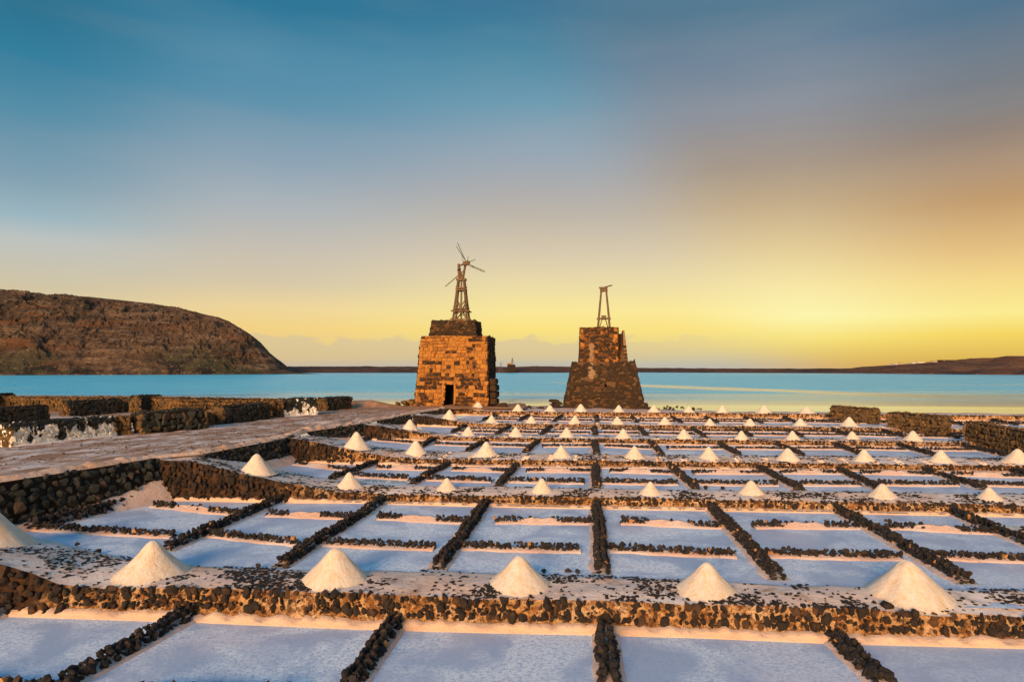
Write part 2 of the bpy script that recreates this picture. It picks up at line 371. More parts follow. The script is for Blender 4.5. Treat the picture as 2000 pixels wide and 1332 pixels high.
def put_stones(items, parent, name='stone', joined=False, cap=300, joined_name='small_stones'):
    """items: (kit, location, euler or 3x3 matrix, scale). The first cap as parts, the rest as one joined part."""
    if not joined and len(items) > cap:
        put_stones(items[cap:], parent, joined=True, joined_name=joined_name); items = items[:cap]
    if joined:
        by = {}
        for it in items: by.setdefault(it[0], []).append(it)
        for kk, L in by.items():
            Vs, Fs, off = [], [], 0
            for k_, loc, rot, sc in L:
                v, f = R.choice(K[k_]['arr'])
                m = np.array(rot.to_matrix() if isinstance(rot, Euler) else rot)
                Vs.append((v*np.array(sc, dtype=np.float32)) @ m.T.astype(np.float32) + np.array(loc, dtype=np.float32)); Fs.append(f+off); off += len(v)
            V = np.concatenate(Vs); Fc = np.concatenate(Fs)
            me = bpy.data.meshes.new(joined_name); me.vertices.add(len(V)); me.vertices.foreach_set('co', V.ravel())
            me.loops.add(Fc.size); me.loops.foreach_set('vertex_index', Fc.ravel().astype(np.int32))
            me.polygons.add(len(Fc)); me.polygons.foreach_set('loop_start', np.arange(0, Fc.size, 3, dtype=np.int32))
            me.materials.append(K[kk]['mat']); me.update(calc_edges=True); me.polygons.foreach_set('use_smooth', [False]*len(Fc))
            o = bpy.data.objects.new(joined_name, me); COL.objects.link(o); o.parent = parent; o['kind'] = 'stuff'
        return
    for k_, loc, rot, sc in items:
        o = bpy.data.objects.new(name, R.choice(K[k_]['meshes'])); COL.objects.link(o); o.parent = parent
        o.location = loc; o.scale = sc; o.rotation_euler = rot if isinstance(rot, Euler) else rot.to_euler()

# ------------------------------------------------------------------ terraces: pixel tables of wall feet, wall crests and ledge backs
PZ = [0.0, .44, .72, .94, 1.07, 1.20]       # floor height of the six pan rows
LZ = [p+.05 for p in PZ]
BASE = {1: [(-700,1174),(0,1195),(390,1207),(700,1220),(919,1226),(1158,1231),(1350,1236),(1615,1247),(2000,1257),(2700,1278)],
 2: [(346,976),(538,980),(700,981),(919,987),(1158,992),(1350,995),(1611,1000),(2000,1008),(2700,1023)],
 3: [(592,904),(700,906.5),(800,908),(1000,911),(1160,913),(1360,915),(1660,919),(2000,923),(2700,932)],
 4: [(728,859),(800,860),(1000,864),(1160,866),(1360,869),(1480,870),(1640,872),(1874,874),(2000,876),(2700,885)],
 5: [(816,832),(912,835),(1000,835.5),(1160,836),(1360,839.5),(1650,844),(1755,846),(2000,849),(2700,858)],
 6: [(880,810),(1000,813),(1160,814.5),(1360,817),(1615,819),(1858,822),(2000,823),(2700,830)]}
CREST = {1: [(-700,1030),(-60,1092),(0,1103),(50,1117),(115,1141),(200,1150),(385,1148),(560,1155),(650,1157),(800,1165),(920,1170),(1158,1173),(1300,1180),(1500,1185),(1700,1191),(2000,1204),(2700,1225)],
 2: [(310,897),(385,904),(467,924),(520,935),(577,947),(650,960),(750,965),(919,968),(1158,971),(1350,975),(1615,980),(2000,987),(2700,1003)],
 3: [(566,856),(601,860),(640,869),(680,877),(720,885),(760,892),(800,896),(1000,898),(1160,900),(1360,902),(1660,906),(2000,910),(2700,919)],
 4: [(710,829),(740,832),(780,839),(820,845),(860,851),(900,854),(1000,855.5),(1160,857),(1360,859),(1660,862),(1874,864.5),(2000,866),(2700,874)],
 5: [(806,810),(840,814),(880,821),(912,826),(940,827.5),(1000,828),(1160,829.5),(1360,832),(1660,836),(2000,841),(2700,849)],
 6: [(878,798.5),(920,802),(1000,804),(1160,805.5),(1360,806.5),(1600,808.5),(1858,811),(2000,812),(2700,818)]}
# ledge behind each wall crest: (u, v, z) of its back edge
def zl(r, L): return [(u, v, LZ[r]) for u, v in L]
BACK = {1: [(-700,1000,1.2),(-100,1026,.68),(0,1034,.54),(46,1041,.50)]+zl(1, [(100,1050),(165,1069),(270,1089),(404,1104),(596,1111),(880,1113),(1158,1122),(1300,1128),(1531,1139),(2000,1150),(2700,1172)]),
 2: [(330,893,1.60),(404,893,1.52),(438,898,1.35),(480,903,1.15),(532,911,.85)]+zl(2, [(558,915),(583,922),(615,931),(660,937),(704,944),(800,947),(1000,950),(1160,953),(1340,956),(1566,958),(2000,963),(2700,974)]),
 3: [(590,849,1.60),(620,850,1.50),(655,856,1.28),(690,863,1.08)]+zl(3, [(718,868),(740,872),(790,878),(900,881),(1000,883),(1160,886),(1360,888),(1660,890),(1946,893),(2700,902)]),
 4: [(722,825,1.6),(760,828,1.50),(800,835,1.25)]+zl(4, [(836,842),(856,845),(896,847),(1000,848.5),(1160,850.5),(1372,853),(1660,856),(2000,861),(2700,870)]),
 5: [(815,807.5,1.6),(845,809,1.5),(870,813,1.36)]+zl(5, [(892,817),(910,819.5),(940,822),(1000,823),(1160,825),(1360,827.5),(1660,830),(2000,834),(2700,842)])}

def wall_pts(r, u):
    vb = lerp_list(BASE[r], u)[0]; b = at(u, vb, PZ[r-1])
    t = atd(u, lerp_list(CREST[r], u)[0], b.y+.13)
    if u < BASE[r][0][0]:
        d = BASE[r][0][0]-u; bb = at(BASE[r][0][0], BASE[r][0][1], PZ[r-1]); b = bb + (b-bb)*.9
    t.z = min(t.z, 1.68)
    t.z = max(t.z, b.z+.1)
    return b, t
def samples(a, b, n): return [a+(b-a)*i/(n-1) for i in range(n)]
WALL_NAMES = {1: 'low salt-crusted lava stone wall in front of the large salt heaps', 2: 'second terrace wall, tall bare stones at its left end, crusted elsewhere',
 3: 'third terrace wall of dark stones in salt below ten heaps', 4: 'fourth terrace wall, low and dotted with small dark stones',
 5: 'fifth terrace wall, low, two rows of heaps before the lagoon', 6: 'last terrace wall in front of the stone towers'}
crest3d = {}
for r in range(1, 7):
    u0, u1 = CREST[r][0][0], CREST[r][-1][0]
    N = 420 if r < 3 else 300; m = 9
    V = []; cr = []; CR = []
    for i, u in enumerate(samples(u0, u1, N)):
        b, t = wall_pts(r, u)
        h = t.z-b.z; CR.append((u, h))
        for j in range(m):
            f = j/(m-1)
            p = b.lerp(t, f)
            skirt = .13*max(0, 1-f/.36)**1.4*(0.75+.5*noise.noise((b.x*1.7, b.y, 3.3)))
            rough = .055*fn((p.x, p.y, p.z*1.3+r), 3.4) + .015*fn(p, 11, 2)
            lip = -.03*max(0, (f-.8)/.2)
            p = p - AX*(skirt + rough*(1 if 0 < j < m-1 else .3) + lip)
            if j == m-1: p.z += .025*fn((p.x, p.y, 1), 2.2, 3)
            V.append(p)
        cr.append(V[-1].copy())
    crest3d[r] = cr
    root = tag(mesh_obj('terrace_wall', V, [tuple(reversed(f)) for f in grid_faces(N, m)], M['face'], smooth=True), WALL_NAMES[r], 'stone wall', 'terrace walls between the pan rows')
    te = {1: 140, 2: 600, 3: 640, 4: 780, 5: 880, 6: 860}[r]; wdt = {1: 140, 2: 120, 3: 50, 4: 50, 5: 40, 6: 40}[r]
    atr = root.data.attributes.new('crusted', 'FLOAT', 'POINT')
    atr.data.foreach_set('value', [min(1, max(0, (u-te)/wdt+.5+1.2*noise.noise((V[i*m+j].x*1.3, V[i*m+j].z*3, r))))*(1 if j < m-1 else 1) for i, (u, h) in enumerate(CR) for j in range(m)])
    # pale skirt of salt along the wall foot
    V2 = []
    for i, u in enumerate(samples(max(u0, BASE[r][0][0]), u1, N)):
        b, t = wall_pts(r, u); h = min(.125, (t.z-b.z)*.30)*(0.55+.75*abs(fn((b.x*2.1, b.y, r), 1.5, 4))+.35*max(0, noise.noise((b.x*3.1, r, 4))))
        w = .21 if r == 1 else .17
        for j, (o, z) in enumerate(((w+.02*fn(b, 5, 2), -.02), (w-.015, .022), (w*.72, .045), (.145, h*.62), (.09, h), (.0, h+.01))):
            V2.append(b - AX*o + Vector((0,0,z)))
    mesh_obj('salt_skirt', V2, [tuple(reversed(f)) for f in grid_faces(N, 6)], M['skirt'], root, True)
    # stones set in the face
    tall_end = {1: 140, 2: 585, 3: 690, 4: 800, 5: 900, 6: 890}[r]
    size = {1: .155, 2: .135, 3: .13, 4: .125, 5: .12, 6: .12}[r]
    big = []; small = []
    u = u0
    L = 0.0; last = None
    usamp = samples(max(u0, -260 if r == 1 else u0), min(u1, 2120), 2500)
    acc = 0.0
    for u in usamp:
        b, t = wall_pts(r, u)
        if last is not None: acc += (b-last).length
        last = b
        tall = u < tall_end
        s = size*(1.45 if tall else 1.0)
        if acc < s*(.78 if tall else .66): continue
        acc = 0.0
        h = t.z-b.z; rows = max(1, int(round(h/(s*.85)))) if tall else max(1, min(3, int(round(h/(s*.95)))))
        if not tall and r > 2: rows = min(rows, 2)
        for q in range(rows):
            f = (q+.55)/rows if tall else 1-(q+.36)/(max(2.2, h/(s*.72)))
            if f < .2 and not tall: continue
            clump = fn((b.x*.8, b.y+q*7, r*3.1), 1.0, 3)
            if not tall and R.random() > (.86 if q == 0 else .64) + clump*.9: continue
            ss = s*R.choice((R.uniform(.5,.8), R.uniform(.75,1.15), R.uniform(1.0,1.5)))
            p = b.lerp(t, min(1.02, f+R.uniform(-.1, .1)*(s/max(h,.1)))) - AX*(.05*(1-f)+(R.uniform(-.01, .06) if tall else R.uniform(-.05, .03))) + TX*R.uniform(-.3,.3)*s
            it = ('wall', p, Euler((R.uniform(-.4,.4), R.uniform(-.5,.5), R.uniform(0,6.28))), (ss*R.uniform(.75,1.0), ss*.85, ss*R.uniform(.85,1.35)))
            (big if (r <= 2 and ss > .11 or (r == 3 and tall)) else small).append(it)
    if r <= 3:
        for _ in range({1: 900, 2: 800, 3: 600}[r]):
            u = R.uniform(usamp[0], usamp[-1]); b, t = wall_pts(r, u)
            if fn((b.x*1.4, b.y, 60+r), 1.0, 3) < -.12: continue
            f = R.uniform(.32, .98); ss = R.uniform(.035, .085)
            small.append(('wall', b.lerp(t, f)-AX*(.06*(1-f)+R.uniform(-.02,.035)), rrot(), (ss*R.uniform(.8,1.4), ss, ss*R.uniform(.8,1.4))))
    R.shuffle(big)
    put_stones(big, root); put_stones(small, root, joined=True)

# ledges (trodden salt ground between each crest and the pans behind)
BVH = {}
for r in range(1, 6):
    N, m = 340, 14
    bk = [at(u, v, z) for u, v, z in BACK[r]]
    d = [0.0]
    for a, b in zip(bk, bk[1:]): d.append(d[-1]+(b-a).length)
    cr = crest3d[r]
    # match by position along the terrace direction
    key = [p.dot(TX) for p in bk]
    V = []
    for i in range(N):
        c = cr[int(round(i*(len(cr)-1)/(N-1)))]
        k = c.dot(TX)+.15
        kk = min(max(k, key[0]), key[-1])
        for a in range(len(bk)-1):
            if key[a] <= kk <= key[a+1] + 1e-6: break
        t = (kk-key[a])/max(1e-6, key[a+1]-key[a]); b = bk[a].lerp(bk[a+1], min(max(t,0),1))
        for j in range(m):
            f = j/(m-1); p = c.lerp(b, f)
            e = math.sin(math.pi*f)
            p.z += e*(.03 + .045*fn((p.x,p.y,r), 1.1, 4)) - (.06 if j == m-1 else 0)
            if 0 < j: p = p + AX*.10*fn((p.x, p.y, 9+r), 1.3, 3)*f
            V.append(p)
    fc = grid_faces(N, m)
    o = mesh_obj('ledge_ground', V, [tuple(reversed(f)) for f in fc], M['crust'], smooth=True)
    tag(o, 'trodden salt ledge behind the %s terrace wall' % ORD[r-1], None, 'salt ledges of the terraces', 'structure')
    BVH[r] = BVHTree.FromPolygons([tuple(v) for v in V], fc)
def hit(r, u, v):
    d = Vector(((u-1000)/F, 1, -(v-HV)/F)).normalized()
    if r in BVH:
        h = BVH[r].ray_cast(Vector((0,0,CH)), d)
        if h[0] is not None: return h[0]
    z = {6: 1.50}.get(r, LZ[min(r,5)]); return at(u, v, z)

# ------------------------------------------------------------------ dividers, pans, cross walls
DIV = {  # (u_back, v_back, u_front, v_front)
 1: [(10,1199,-420,1332),(400,1192,118,1345),(777,1216,683,1345),(1181,1206,1192,1345),(1622,1242,1732,1345)],
 2: [(346,964,60,1036),(550,978,325,1076),(757,976,548,1108),(950,986,855,1113),(1166,984,1175,1121),(1388,992,1520,1133),(1620,990,1888,1141),(1857,1003,2195,1142),(2095,1012,2530,1150)],
 3: [(576,898,532,910),(734,907,650,936),(877,908,806,946),(1009,911,974,950),(1163,910,1165,954),(1311,914,1358,956),(1476,913,1562,958),(1627,913,1716,958),(1793,917,1922,957),(1973,922,2122,960),(2140,926,2307,962)],
 4: [(728,856,710,862),(847,861,822,875),(953,861,914,882),(1052,862,1026,885),(1161,859,1164,886),(1271,866,1291,888),(1396,865,1442,890),(1506,866,1566,890),(1621,867,1680,888),(1743,869,1822,891),(1865,870,1960,891),(1985,872,2095,893)],
 5: [(909,835,884,846),(999,834,972,848),(1075,836,1059,849),(1161,834,1162,850),(1247,836,1261,851),(1347,837,1374,853),(1429,838,1466,853),(1519,837,1566,854),(1619,841,1660,853),(1715,843,1771,856),(1812,845,1870,857)],
 6: [(968,813,944,822),(1036,811.5,1015,822.5),(1098,813,1082,824),(1165,812,1165,824.5),(1233,815,1244,825.5),(1308,815,1330,826.5),(1376,817,1401,826.5),(1449,816.5,1488,827),(1530,818.5,1554,826),(1640,820.5,1674,828),(1735,821,1775,829),(1835,823,1880,831),(1937,823,1985,831)]}
ROWNAME = ['', 'nearest pan row', 'second pan row', 'third pan row', 'fourth pan row', 'fifth pan row', 'farthest pan row']
def stone_row(root, p0, p1, width, height, s, joined, gap=None, ochre=.02):
    d = p1-p0; L = d.length; d = d.normalized(); n = Vector((-d.y, d.x, 0))
    items = []; x = 0.0
    nb = max(2, int(round(width/(s*.74)))); nt = nb-1
    while x < L:
        wob = .05*noise.noise((p0.x+x*.7, p0.y, 2.0))
        if gap and gap[0] < x/L < gap[1] and R.random() < .80: x += s*.7; continue
        lump = 1+.22*noise.noise((p0.x+x*1.6, p0.y*1.6, 7.0))
        for q in range(nb):
            if nb > 2 and 0 < q < nb-1 and R.random() < .8: continue
            off = (q/(nb-1)-.5)*(width-s*.7)
            ss = s*R.choice((R.uniform(.7,.95), R.uniform(.9,1.3), R.uniform(1.15,1.6)))
            items.append(('ochre' if R.random() < ochre else 'lava', p0+d*(x+R.uniform(-.3,.3)*s)+n*(off+wob+R.uniform(-.15,.15)*s)+Vector((0,0,ss*.36)), rrot(), (ss*R.uniform(.85,1.35), ss*R.uniform(.7,1.05), ss*R.uniform(.65,1.0))))
        for q in range(nt):
            off = 0 if nt == 1 else (q/(nt-1)-.5)*(width-s*1.45)
            ss = s*R.choice((R.uniform(.7,.95), R.uniform(.9,1.3), R.uniform(1.15,1.6)))
            items.append(('ochre' if R.random() < ochre else 'lava', p0+d*(x+R.uniform(-.4,.4)*s)+n*(off+wob+R.uniform(-.2,.2)*s)+Vector((0,0,height*lump-ss*.42+R.uniform(-.02,.03))), rrot(), (ss*R.uniform(.85,1.35), ss*R.uniform(.7,1.05), ss*R.uniform(.65,1.0))))
        x += s*R.uniform(.52,.64)
    items.reverse()
    put_stones(items, root, joined=joined)
def rim_strip(root, p0, p1, w, h, left=.08, right=.08, dip=None, core='rim'):
    d = p1-p0; L = d.length; d = d.normalized(); n = Vector((-d.y, d.x, 0)); N = max(8, int(L/.12)); V = []
    for i in range(N):
        x = L*i/(N-1); p = p0+d*x
        a = .5*w+left*(1+.8*noise.noise((p.x*2, p.y*2, 1))); b = .5*w+right*(1+.8*noise.noise((p.x*2, p.y*2, 5)))
        e = 0.0
        if dip and dip[0] < i/(N-1) < dip[1]: e = h*1.6*math.sin(math.pi*((i/(N-1))-dip[0])/(dip[1]-dip[0]))**.5*(.8+.5*fn(p, 4, 3))
        for o, z in ((a, -.03), (a-.015, .02), (.5*w+.01, .032), (.2*w, h+e), (-.2*w, h+e*.9), (-.5*w-.01, .032), (-b+.015, .02), (-b, -.03)):
            V.append(p+n*o+Vector((0,0,z)))
    return mesh_obj('salt_crust', V, [tuple(reversed(f)) for f in grid_faces(N, 8)], M[core], root, True)
divs3 = {}
for r in range(1, 7):
    z = PZ[r-1]; divs3[r] = []
    vis = 0
    n_vis = len(DIV[r])
    for i, (ub, vb, uf, vf) in enumerate(DIV[r]):
        b = at(ub, vb, z); f = at(uf, vf, z)
        # run the back end up to the wall above it
        b = b + (b-f).normalized()*.05
        divs3[r].append((b, f))
        mid = abs(ub-uf) < 14 and 1150 < ub < 1190
        lab = 'black lava stone divider in the %s, %s from the left' % (ROWNAME[r], ORD[i] if i else 'first')
        if mid: lab = 'straight black lava stone divider running directly away, in the %s' % ROWNAME[r]
        if r == 1 and i == 0: lab = 'stub of black stone divider at the left edge of the nearest pan row'
        root = empty('stone_divider', b.lerp(f, .5)); tag(root, lab, 'stone divider', 'lava stone dividers between the salt pans')
        o = root.location.copy(); wd = {1: .30, 2: .27, 3: .27, 4: .26, 5: .23, 6: .22}[r]; hd = .215
        if r == 2 and i == 0: wd, hd = .46, .30
        rim_strip(root, b-o, f-o, wd, .07, .09, .09)
        if r <= 2: stone_row(root, b-o, f-o, wd, hd, (.118 if r == 1 else .112) if hd < .3 else .165, False, ochre=.008 if r == 1 or ub < 1300 else .03)
        else: stone_row(root, b-o, f-o, wd*.95, .18, .115, True)
# pan floors, one sheet per bay
def ext(r):
    """divider lines incl. virtual ones beyond both ends of the row"""
    L = list(divs3[r]); b0, f0 = L[-1]; b1, f1 = L[-2]
    for k in range({1: 3, 2: 3}.get(r, 4)):
        nb = L[-1][0] + (L[-1][0]-L[-2][0]); nf = L[-1][1] + (L[-1][1]-L[-2][1]); L.append((nb, nf))
    if r == 1:
        nb = L[0][0] - (L[2][0]-L[1][0]); nf = L[0][1] - (L[2][1]-L[1][1]); L.insert(0, (nb, nf))
    if r == 6:
        b, f = L[0]; L.insert(0, (b-TX*1.6, f-TX*1.2))
    if r == 5:
        b, f = L[0]; L.insert(0, (b-TX*2.2, f-TX*1.0))
    return L
for r in range(1, 7):
    L = ext(r)
    for i in range(len(L)-1):
        (b0, f0), (b1, f1) = L[i], L[i+1]
        e = .25 if r > 1 else .12
        dirn = (f0-b0).normalized(); fx = {1: 3.0, 2: 1.25}.get(r, 1.0)
        P = [b0-dirn*e, b1-(f1-b1).normalized()*e, f1+(f1-b1).normalized()*fx, f0+dirn*fx]
        if r > 1 and i == 0: P[0] -= TX*.3; P[3] -= TX*.5
        o = mesh_obj('salt_pond', P, [(3,2,1,0)], M['pan'])
        tag(o, 'shallow pale blue salt pond in the %s' % ROWNAME[r], None, 'salt ponds in the %s' % ROWNAME[r], 'structure')
# cross walls
CROSS = {2: ((.35, 'A'), (.745, 'B')), 3: ((.30, 'A'), (.80, 'B')), 4: ((.52, 'A'),), 5: ((.40, 'A'), (.82, 'B')), 6: ((.42, 'A'), (.85, 'B'))}
for r, cs in CROSS.items():
    L = divs3[r]
    for i in range(len(L)-1+1):
        if i == len(L)-1:
            if r > 3: 
                b0, f0 = L[i]; b1 = b0+(L[i][0]-L[i-1][0]); f1 = f0+(L[i][1]-L[i-1][1])
            else: continue
        else: (b0, f0), (b1, f1) = L[i], L[i+1]
        for t, k in cs:
            if r in (2,) and i == 0: t += .04 if k == 'B' else 0
            if r == 3 and i == 0: 
                if k == 'B': continue
                t = .5
            a = b0.lerp(f0, t); c = b1.lerp(f1, t+.02)
            if r == 2 and i == 0 and k == 'B': a = b0.lerp(f0, .97); c = b1.lerp(f1, .80)
            gapf = .13 if r < 4 else .12
            if k == 'A': a = a.lerp(c, gapf+.05)
            else: c = c.lerp(a, gapf)
            far = {'A': 'farther', 'B': 'nearer'}[k] if len(cs) > 1 else 'only'
            root = empty('cross_wall', a.lerp(c, .5)); o = root.location.copy()
            tag(root, 'low lava stone cross wall, %s one in %s bay of the %s' % (far, ORD[i], ROWNAME[r]), 'cross wall', 'low cross walls inside the salt pans')
            salty = k == 'A' and r in (2, 3)
            g = (.25, .62) if salty else None
            rim_strip(root, a-o, c-o, .2, .06, .04, .11, (g[0]-.04, g[1]+.04) if g else None)
            hh = .17 if r < 4 else .13
            if r == 2: stone_row(root, a-o, c-o, .17, hh, .108, False, g, .02)
            else: stone_row(root, a-o, c-o, .16, hh if not salty else .14, .11, True, g)
# the cross walls that just enter the bottom of the picture
for (u0, v0, u1, v1, lab) in ((-260,1338,150,1350,'low lava stone cross wall entering the bottom left corner of the picture'), (262,1356,560,1361,'low lava stone cross wall grazing the bottom edge beside the second divider')):
    a, c = at(u0, v0, 0), at(u1, v1, 0); root = empty('cross_wall', a.lerp(c, .5)); o = root.location.copy()
    tag(root, lab, 'cross wall', 'low cross walls inside the salt pans'); rim_strip(root, a-o, c-o, .2, .06); stone_row(root, a-o, c-o, .2, .17, .125, False)

# still brine puddles that mirror the sky
def puddle(u0, u1, v, z, dv, lab, seed):
    a, c = at(u0, v, z+.006), at(u1, v+1.0, z+.006); n = 26; w = (at((u0+u1)/2, v-dv, z)-at((u0+u1)/2, v, z)).length
    V = []
    for i in range(n):
        f = i/(n-1); p = a.lerp(c, f); e = math.sin(math.pi*f)**.5
        V.append(p-AX*w*.12*e); V.append(p+AX*w*e*(.55+.75*abs(fn((f*6, seed, 0), 1.6, 3))))
    tag(mesh_obj('brine_puddle', V, [(2*i, 2*i+2, 2*i+3, 2*i+1) for i in range(n-1)], M['puddle']), lab, None, 'still brine puddles', 'structure')
for i, q in enumerate([(690,806,941,PZ[2],13,'bright brine puddle in the second bay of the third pan row'),(950,980,941,PZ[2],10,'small bright brine puddle in the third bay of the third pan row'),
          (1340,1352,947,PZ[2],11,'tiny bright puddle at the end of a cross wall in the third pan row'),(1430,1510,944,PZ[2],4,'thin puddle behind a cross wall, fifth bay of third row'),
          (1630,1650,944,PZ[2],5,'small puddle in the sixth bay of the third pan row'),(1712,1830,945,PZ[2],8,'long bright puddle in the seventh bay of the third row'),
          (1895,1975,950,PZ[2],10,'bright puddle at the right end of the third pan row'),(1960,2040,1040,PZ[1],14,'bright puddle at the right end of the second pan row')]): puddle(*q[:5], q[5], i*3.7)

# ------------------------------------------------------------------ ground sheet, path, shore, lagoon
tag(mesh_obj('ground', [(-160,-90,-.06),(160,-90,-.06),(160,41.5,-.06),(-160,41.5,-.06)], [(0,1,2,3)], M['crust']), 'salty ground under the pans', None, None, 'structure')
EDGE = [(-17.5,2.0),(-15.6,8.0),(-12.4,16.5),(-10.85,20.7),(-9.85,21.7),(-8.75,26.9),(-8.75,29.2),(-7.3,32.8),(-6.95,35.2),(-5.85,38.8),(-5.5,41.3),(-4.3,44.6),(-1.2,45.2),(1.0,45.6),(1.0,80)]
SAND = [(-80,50),(-22,50),(-13,49.2),(-9,48.9),(-7.5,50.5),(4,53),(8,48.3),(11,45.5),(14,44.9),(60,39.5)]   # shoreline
V = []; ys = samples(2.0, 58.0, 240); sx = [0,.05,.12,.2,.35,.5,.7,1,1.3,1.7,2.1,2.6,3.1,3.7,4.3,5,5.8,6.6,7.5,8.5,9.6,10.8,12,13.5,15,17,19,22,26,32,40,52,70,100]
edge_y = [(y, x) for x, y in EDGE]
for y in ys:
    xe = clamp_list(edge_y, y)[0]
    for s in sx:
        x = xe-s
        zt = 1.60
        if s < 1.2: zt += .05*math.sin(min(1, s/.5)*math.pi*.5)*(1-s/1.2) 
        z = zt + .05*fn((x*1.3, y*1.3, 0), 1.0, 6)*min(1, s*3+.1)
        # rutted, heaped strip along the terraces and the earth mound round the first tower
        d = math.hypot((x+4.2)/4.5, (y-48)/4.0); z += .14*max(0, 1-d)
        if y > 29 and s < 3.2: z += .16*max(0, 1-abs(s-1.7)/1.5)*max(0, fn((x, y, 4), .9, 3)+.15)
        d2 = math.hypot((x+10.6)/2.4, (y-47.6)/1.0); z += (.55+.5*fn((x,y,3), 1.2, 3))*max(0, 1-d2)**.8
        ysh = clamp_list(SAND, x)[0]
        if y > ysh-.9: z -= (y-ysh+.9)*.42
        V.append((x, y, max(z, .9)))
tag(mesh_obj('path', V, grid_faces(len(ys), len(sx)), M['path'], smooth=True), 'salt-stained dirt track between the bay walls and the pans', None, None, 'structure')
def lip(pts, w, lab, seed):
    V = []; n = 160; tot = len(pts)-1
    for i in range(n):
        x = i/(n-1)*tot; k = min(int(x), tot-1); p = pts[k].lerp(pts[k+1], x-k); d = (pts[k+1]-pts[k]).normalized(); o = Vector((d.y, -d.x, 0))
        ww = w*(.8+.7*noise.noise((p.x*.9, p.y*.9, seed)))
        for f in (-.06, .0, .15, .4, .7, 1.0):
            q = p - o*ww*f; h = .11*math.sin(math.pi*min(1, max(0, f*.8+.18)))*(.6+1.3*abs(fn((q.x*1.6, q.y*1.6, seed), 1, 4))) if 0 < f < 1 else (-.05 if f > .9 else .0)
            V.append(q+Vector((0,0,h+.01)))
    tag(mesh_obj('path_edge', V, grid_faces(n, 6), M['lip'], smooth=True), lab, None, None, 'structure')
def e3(L, z=1.63): return [Vector((x, y, z)) for x, y in L]
lip(e3([(-15.6,8.0),(-12.4,16.5),(-11.6,18.7),(-10.85,20.7),(-9.9,21.7)]), .75, 'pinkish salt lip of the track above the second pan row', 1)
lip(e3([(-9.9,21.7),(-9.2,24.6),(-8.7,26.9),(-8.72,29.2)]), .8, 'pinkish salt lip of the track above the third pan row', 2)
lip(e3([(-8.72,29.2),(-8.0,31.0),(-7.25,32.8),(-6.95,35.2),(-5.85,38.8),(-5.5,41.3),(-4.3,44.5)]), .8, 'pinkish salt lip of the track beside the far pan rows', 3)
# top strip behind the last terrace wall
V = []; cr = crest3d[6]; n = len(cr)
for c in cr:
    ysh = clamp_list(SAND, c.x)[0]; L = max(.9, ysh-c.y)
    for j in range(9):
        f = j/8; p = c + AX*L*f; z = c.z + (1.50-c.z)*min(1, f*3) + .05*fn((p.x, p.y, 2), 1.2, 4)*min(1, j)
        d = math.hypot((p.x+4.2)/4.5, (p.y-48)/4.0); z += .16*max(0, 1-d)
        if j >= 7: z -= (j-6)*.22
        V.append((p.x, p.y, z))
tag(mesh_obj('shore_ground', V, [tuple(reversed(f)) for f in grid_faces(n, 9)], M['rim'], smooth=True), 'strip of salty ground along the lagoon', None, None, 'structure')
WZ = 1.30
tag(mesh_obj('water', [(-900, 46.5, WZ),(-3,45.6,WZ),(12,44.2,WZ),(60,38.9,WZ),(900,38.9,WZ),(900,430,WZ),(-900,430,WZ)], [(0,1,2,3,4,5,6)], M['lagoon']), 'turquoise lagoon', None, None, 'structure')

# ------------------------------------------------------------------ retaining walls that step down from the path to the pans
def clad(bl, br, tr, tl, s, kitname, out, depth=.45, jit=.34, var=1.0):
    """cover a quad with rough stones laid in loose rows; returns items"""
    items = []; H = ((tl-bl).length+(tr-br).length)/2; rows = max(1, int(round(H/(s*.82))))
    for q in range(rows):
        f = (q+.5)/rows; a = bl.lerp(tl, f); b = br.lerp(tr, f); L = (b-a).length; x = R.uniform(0, s*.6)
        d = (b-a).normalized()
        while x < L:
            ss = s*(1+(R.choice((R.uniform(.6,.95), R.uniform(.85,1.25), R.uniform(1.1,1.55)))-1)*var)
            p = a+d*x+Vector((0,0,R.uniform(-jit,jit)*s))+out*(R.uniform(-.2,.15)*s*depth)
            ang = math.atan2(d.y, d.x); k_ = var
            items.append((kitname, p, Euler((R.uniform(-.5,.5)*k_, R.uniform(-.6,.6)*k_, ang+R.uniform(-.5,.5)*k_)), (ss*R.uniform(.9,1.25), ss*R.uniform(.65,.9)*(.45+.55*k_**2 if k_ < 1 else 1), ss*R.uniform(.8,1.05))))
            x += ss*R.uniform(.82,.98)
    return items
def retaining(pts_top, pts_base, label, s, joined, kitname='shade'):
    o = pts_base[0].copy(); root = empty('retaining_wall', o); tag(root, label, 'stone wall', 'retaining walls below the path')
    V = []; items = []
    for a, b in zip(pts_base, pts_top): V += [a-o, b-o]
    mesh_obj('core', V, [(2*i, 2*i+2, 2*i+3, 2*i+1) for i in range(len(pts_base)-1)], M['core'], root)
    for i in range(len(pts_base)-1):
        d = (pts_base[i+1]-pts_base[i]).normalized(); out = Vector((d.y, -d.x, 0))
        items += clad(pts_base[i]-o, pts_base[i+1]-o, pts_top[i+1]-o, pts_top[i]-o, s, kitname, out)
    put_stones(items, root, joined=joined)
    return root
def seq(L): return [Vector(p) for p in L]
retaining(seq([(-13.7,13.2,1.62),(-12.45,16.5,1.62),(-11.6,18.7,1.64),(-10.82,20.75,1.66)]), seq([(-13.5,13.1,.50),(-12.22,16.5,.55),(-11.35,18.6,.72),(-10.55,20.55,1.02)]), 'dark dry-stone retaining wall beside the second pan row, facing its left end', .235, False)
retaining(seq([(-9.9,21.7,1.60),(-9.2,24.6,1.63),(-8.68,27.0,1.68)]), seq([(-9.75,21.7,1.35),(-8.95,24.5,1.02),(-8.45,26.75,1.0)]), 'dark retaining wall beside the third pan row, dropping from the path', .20, False)
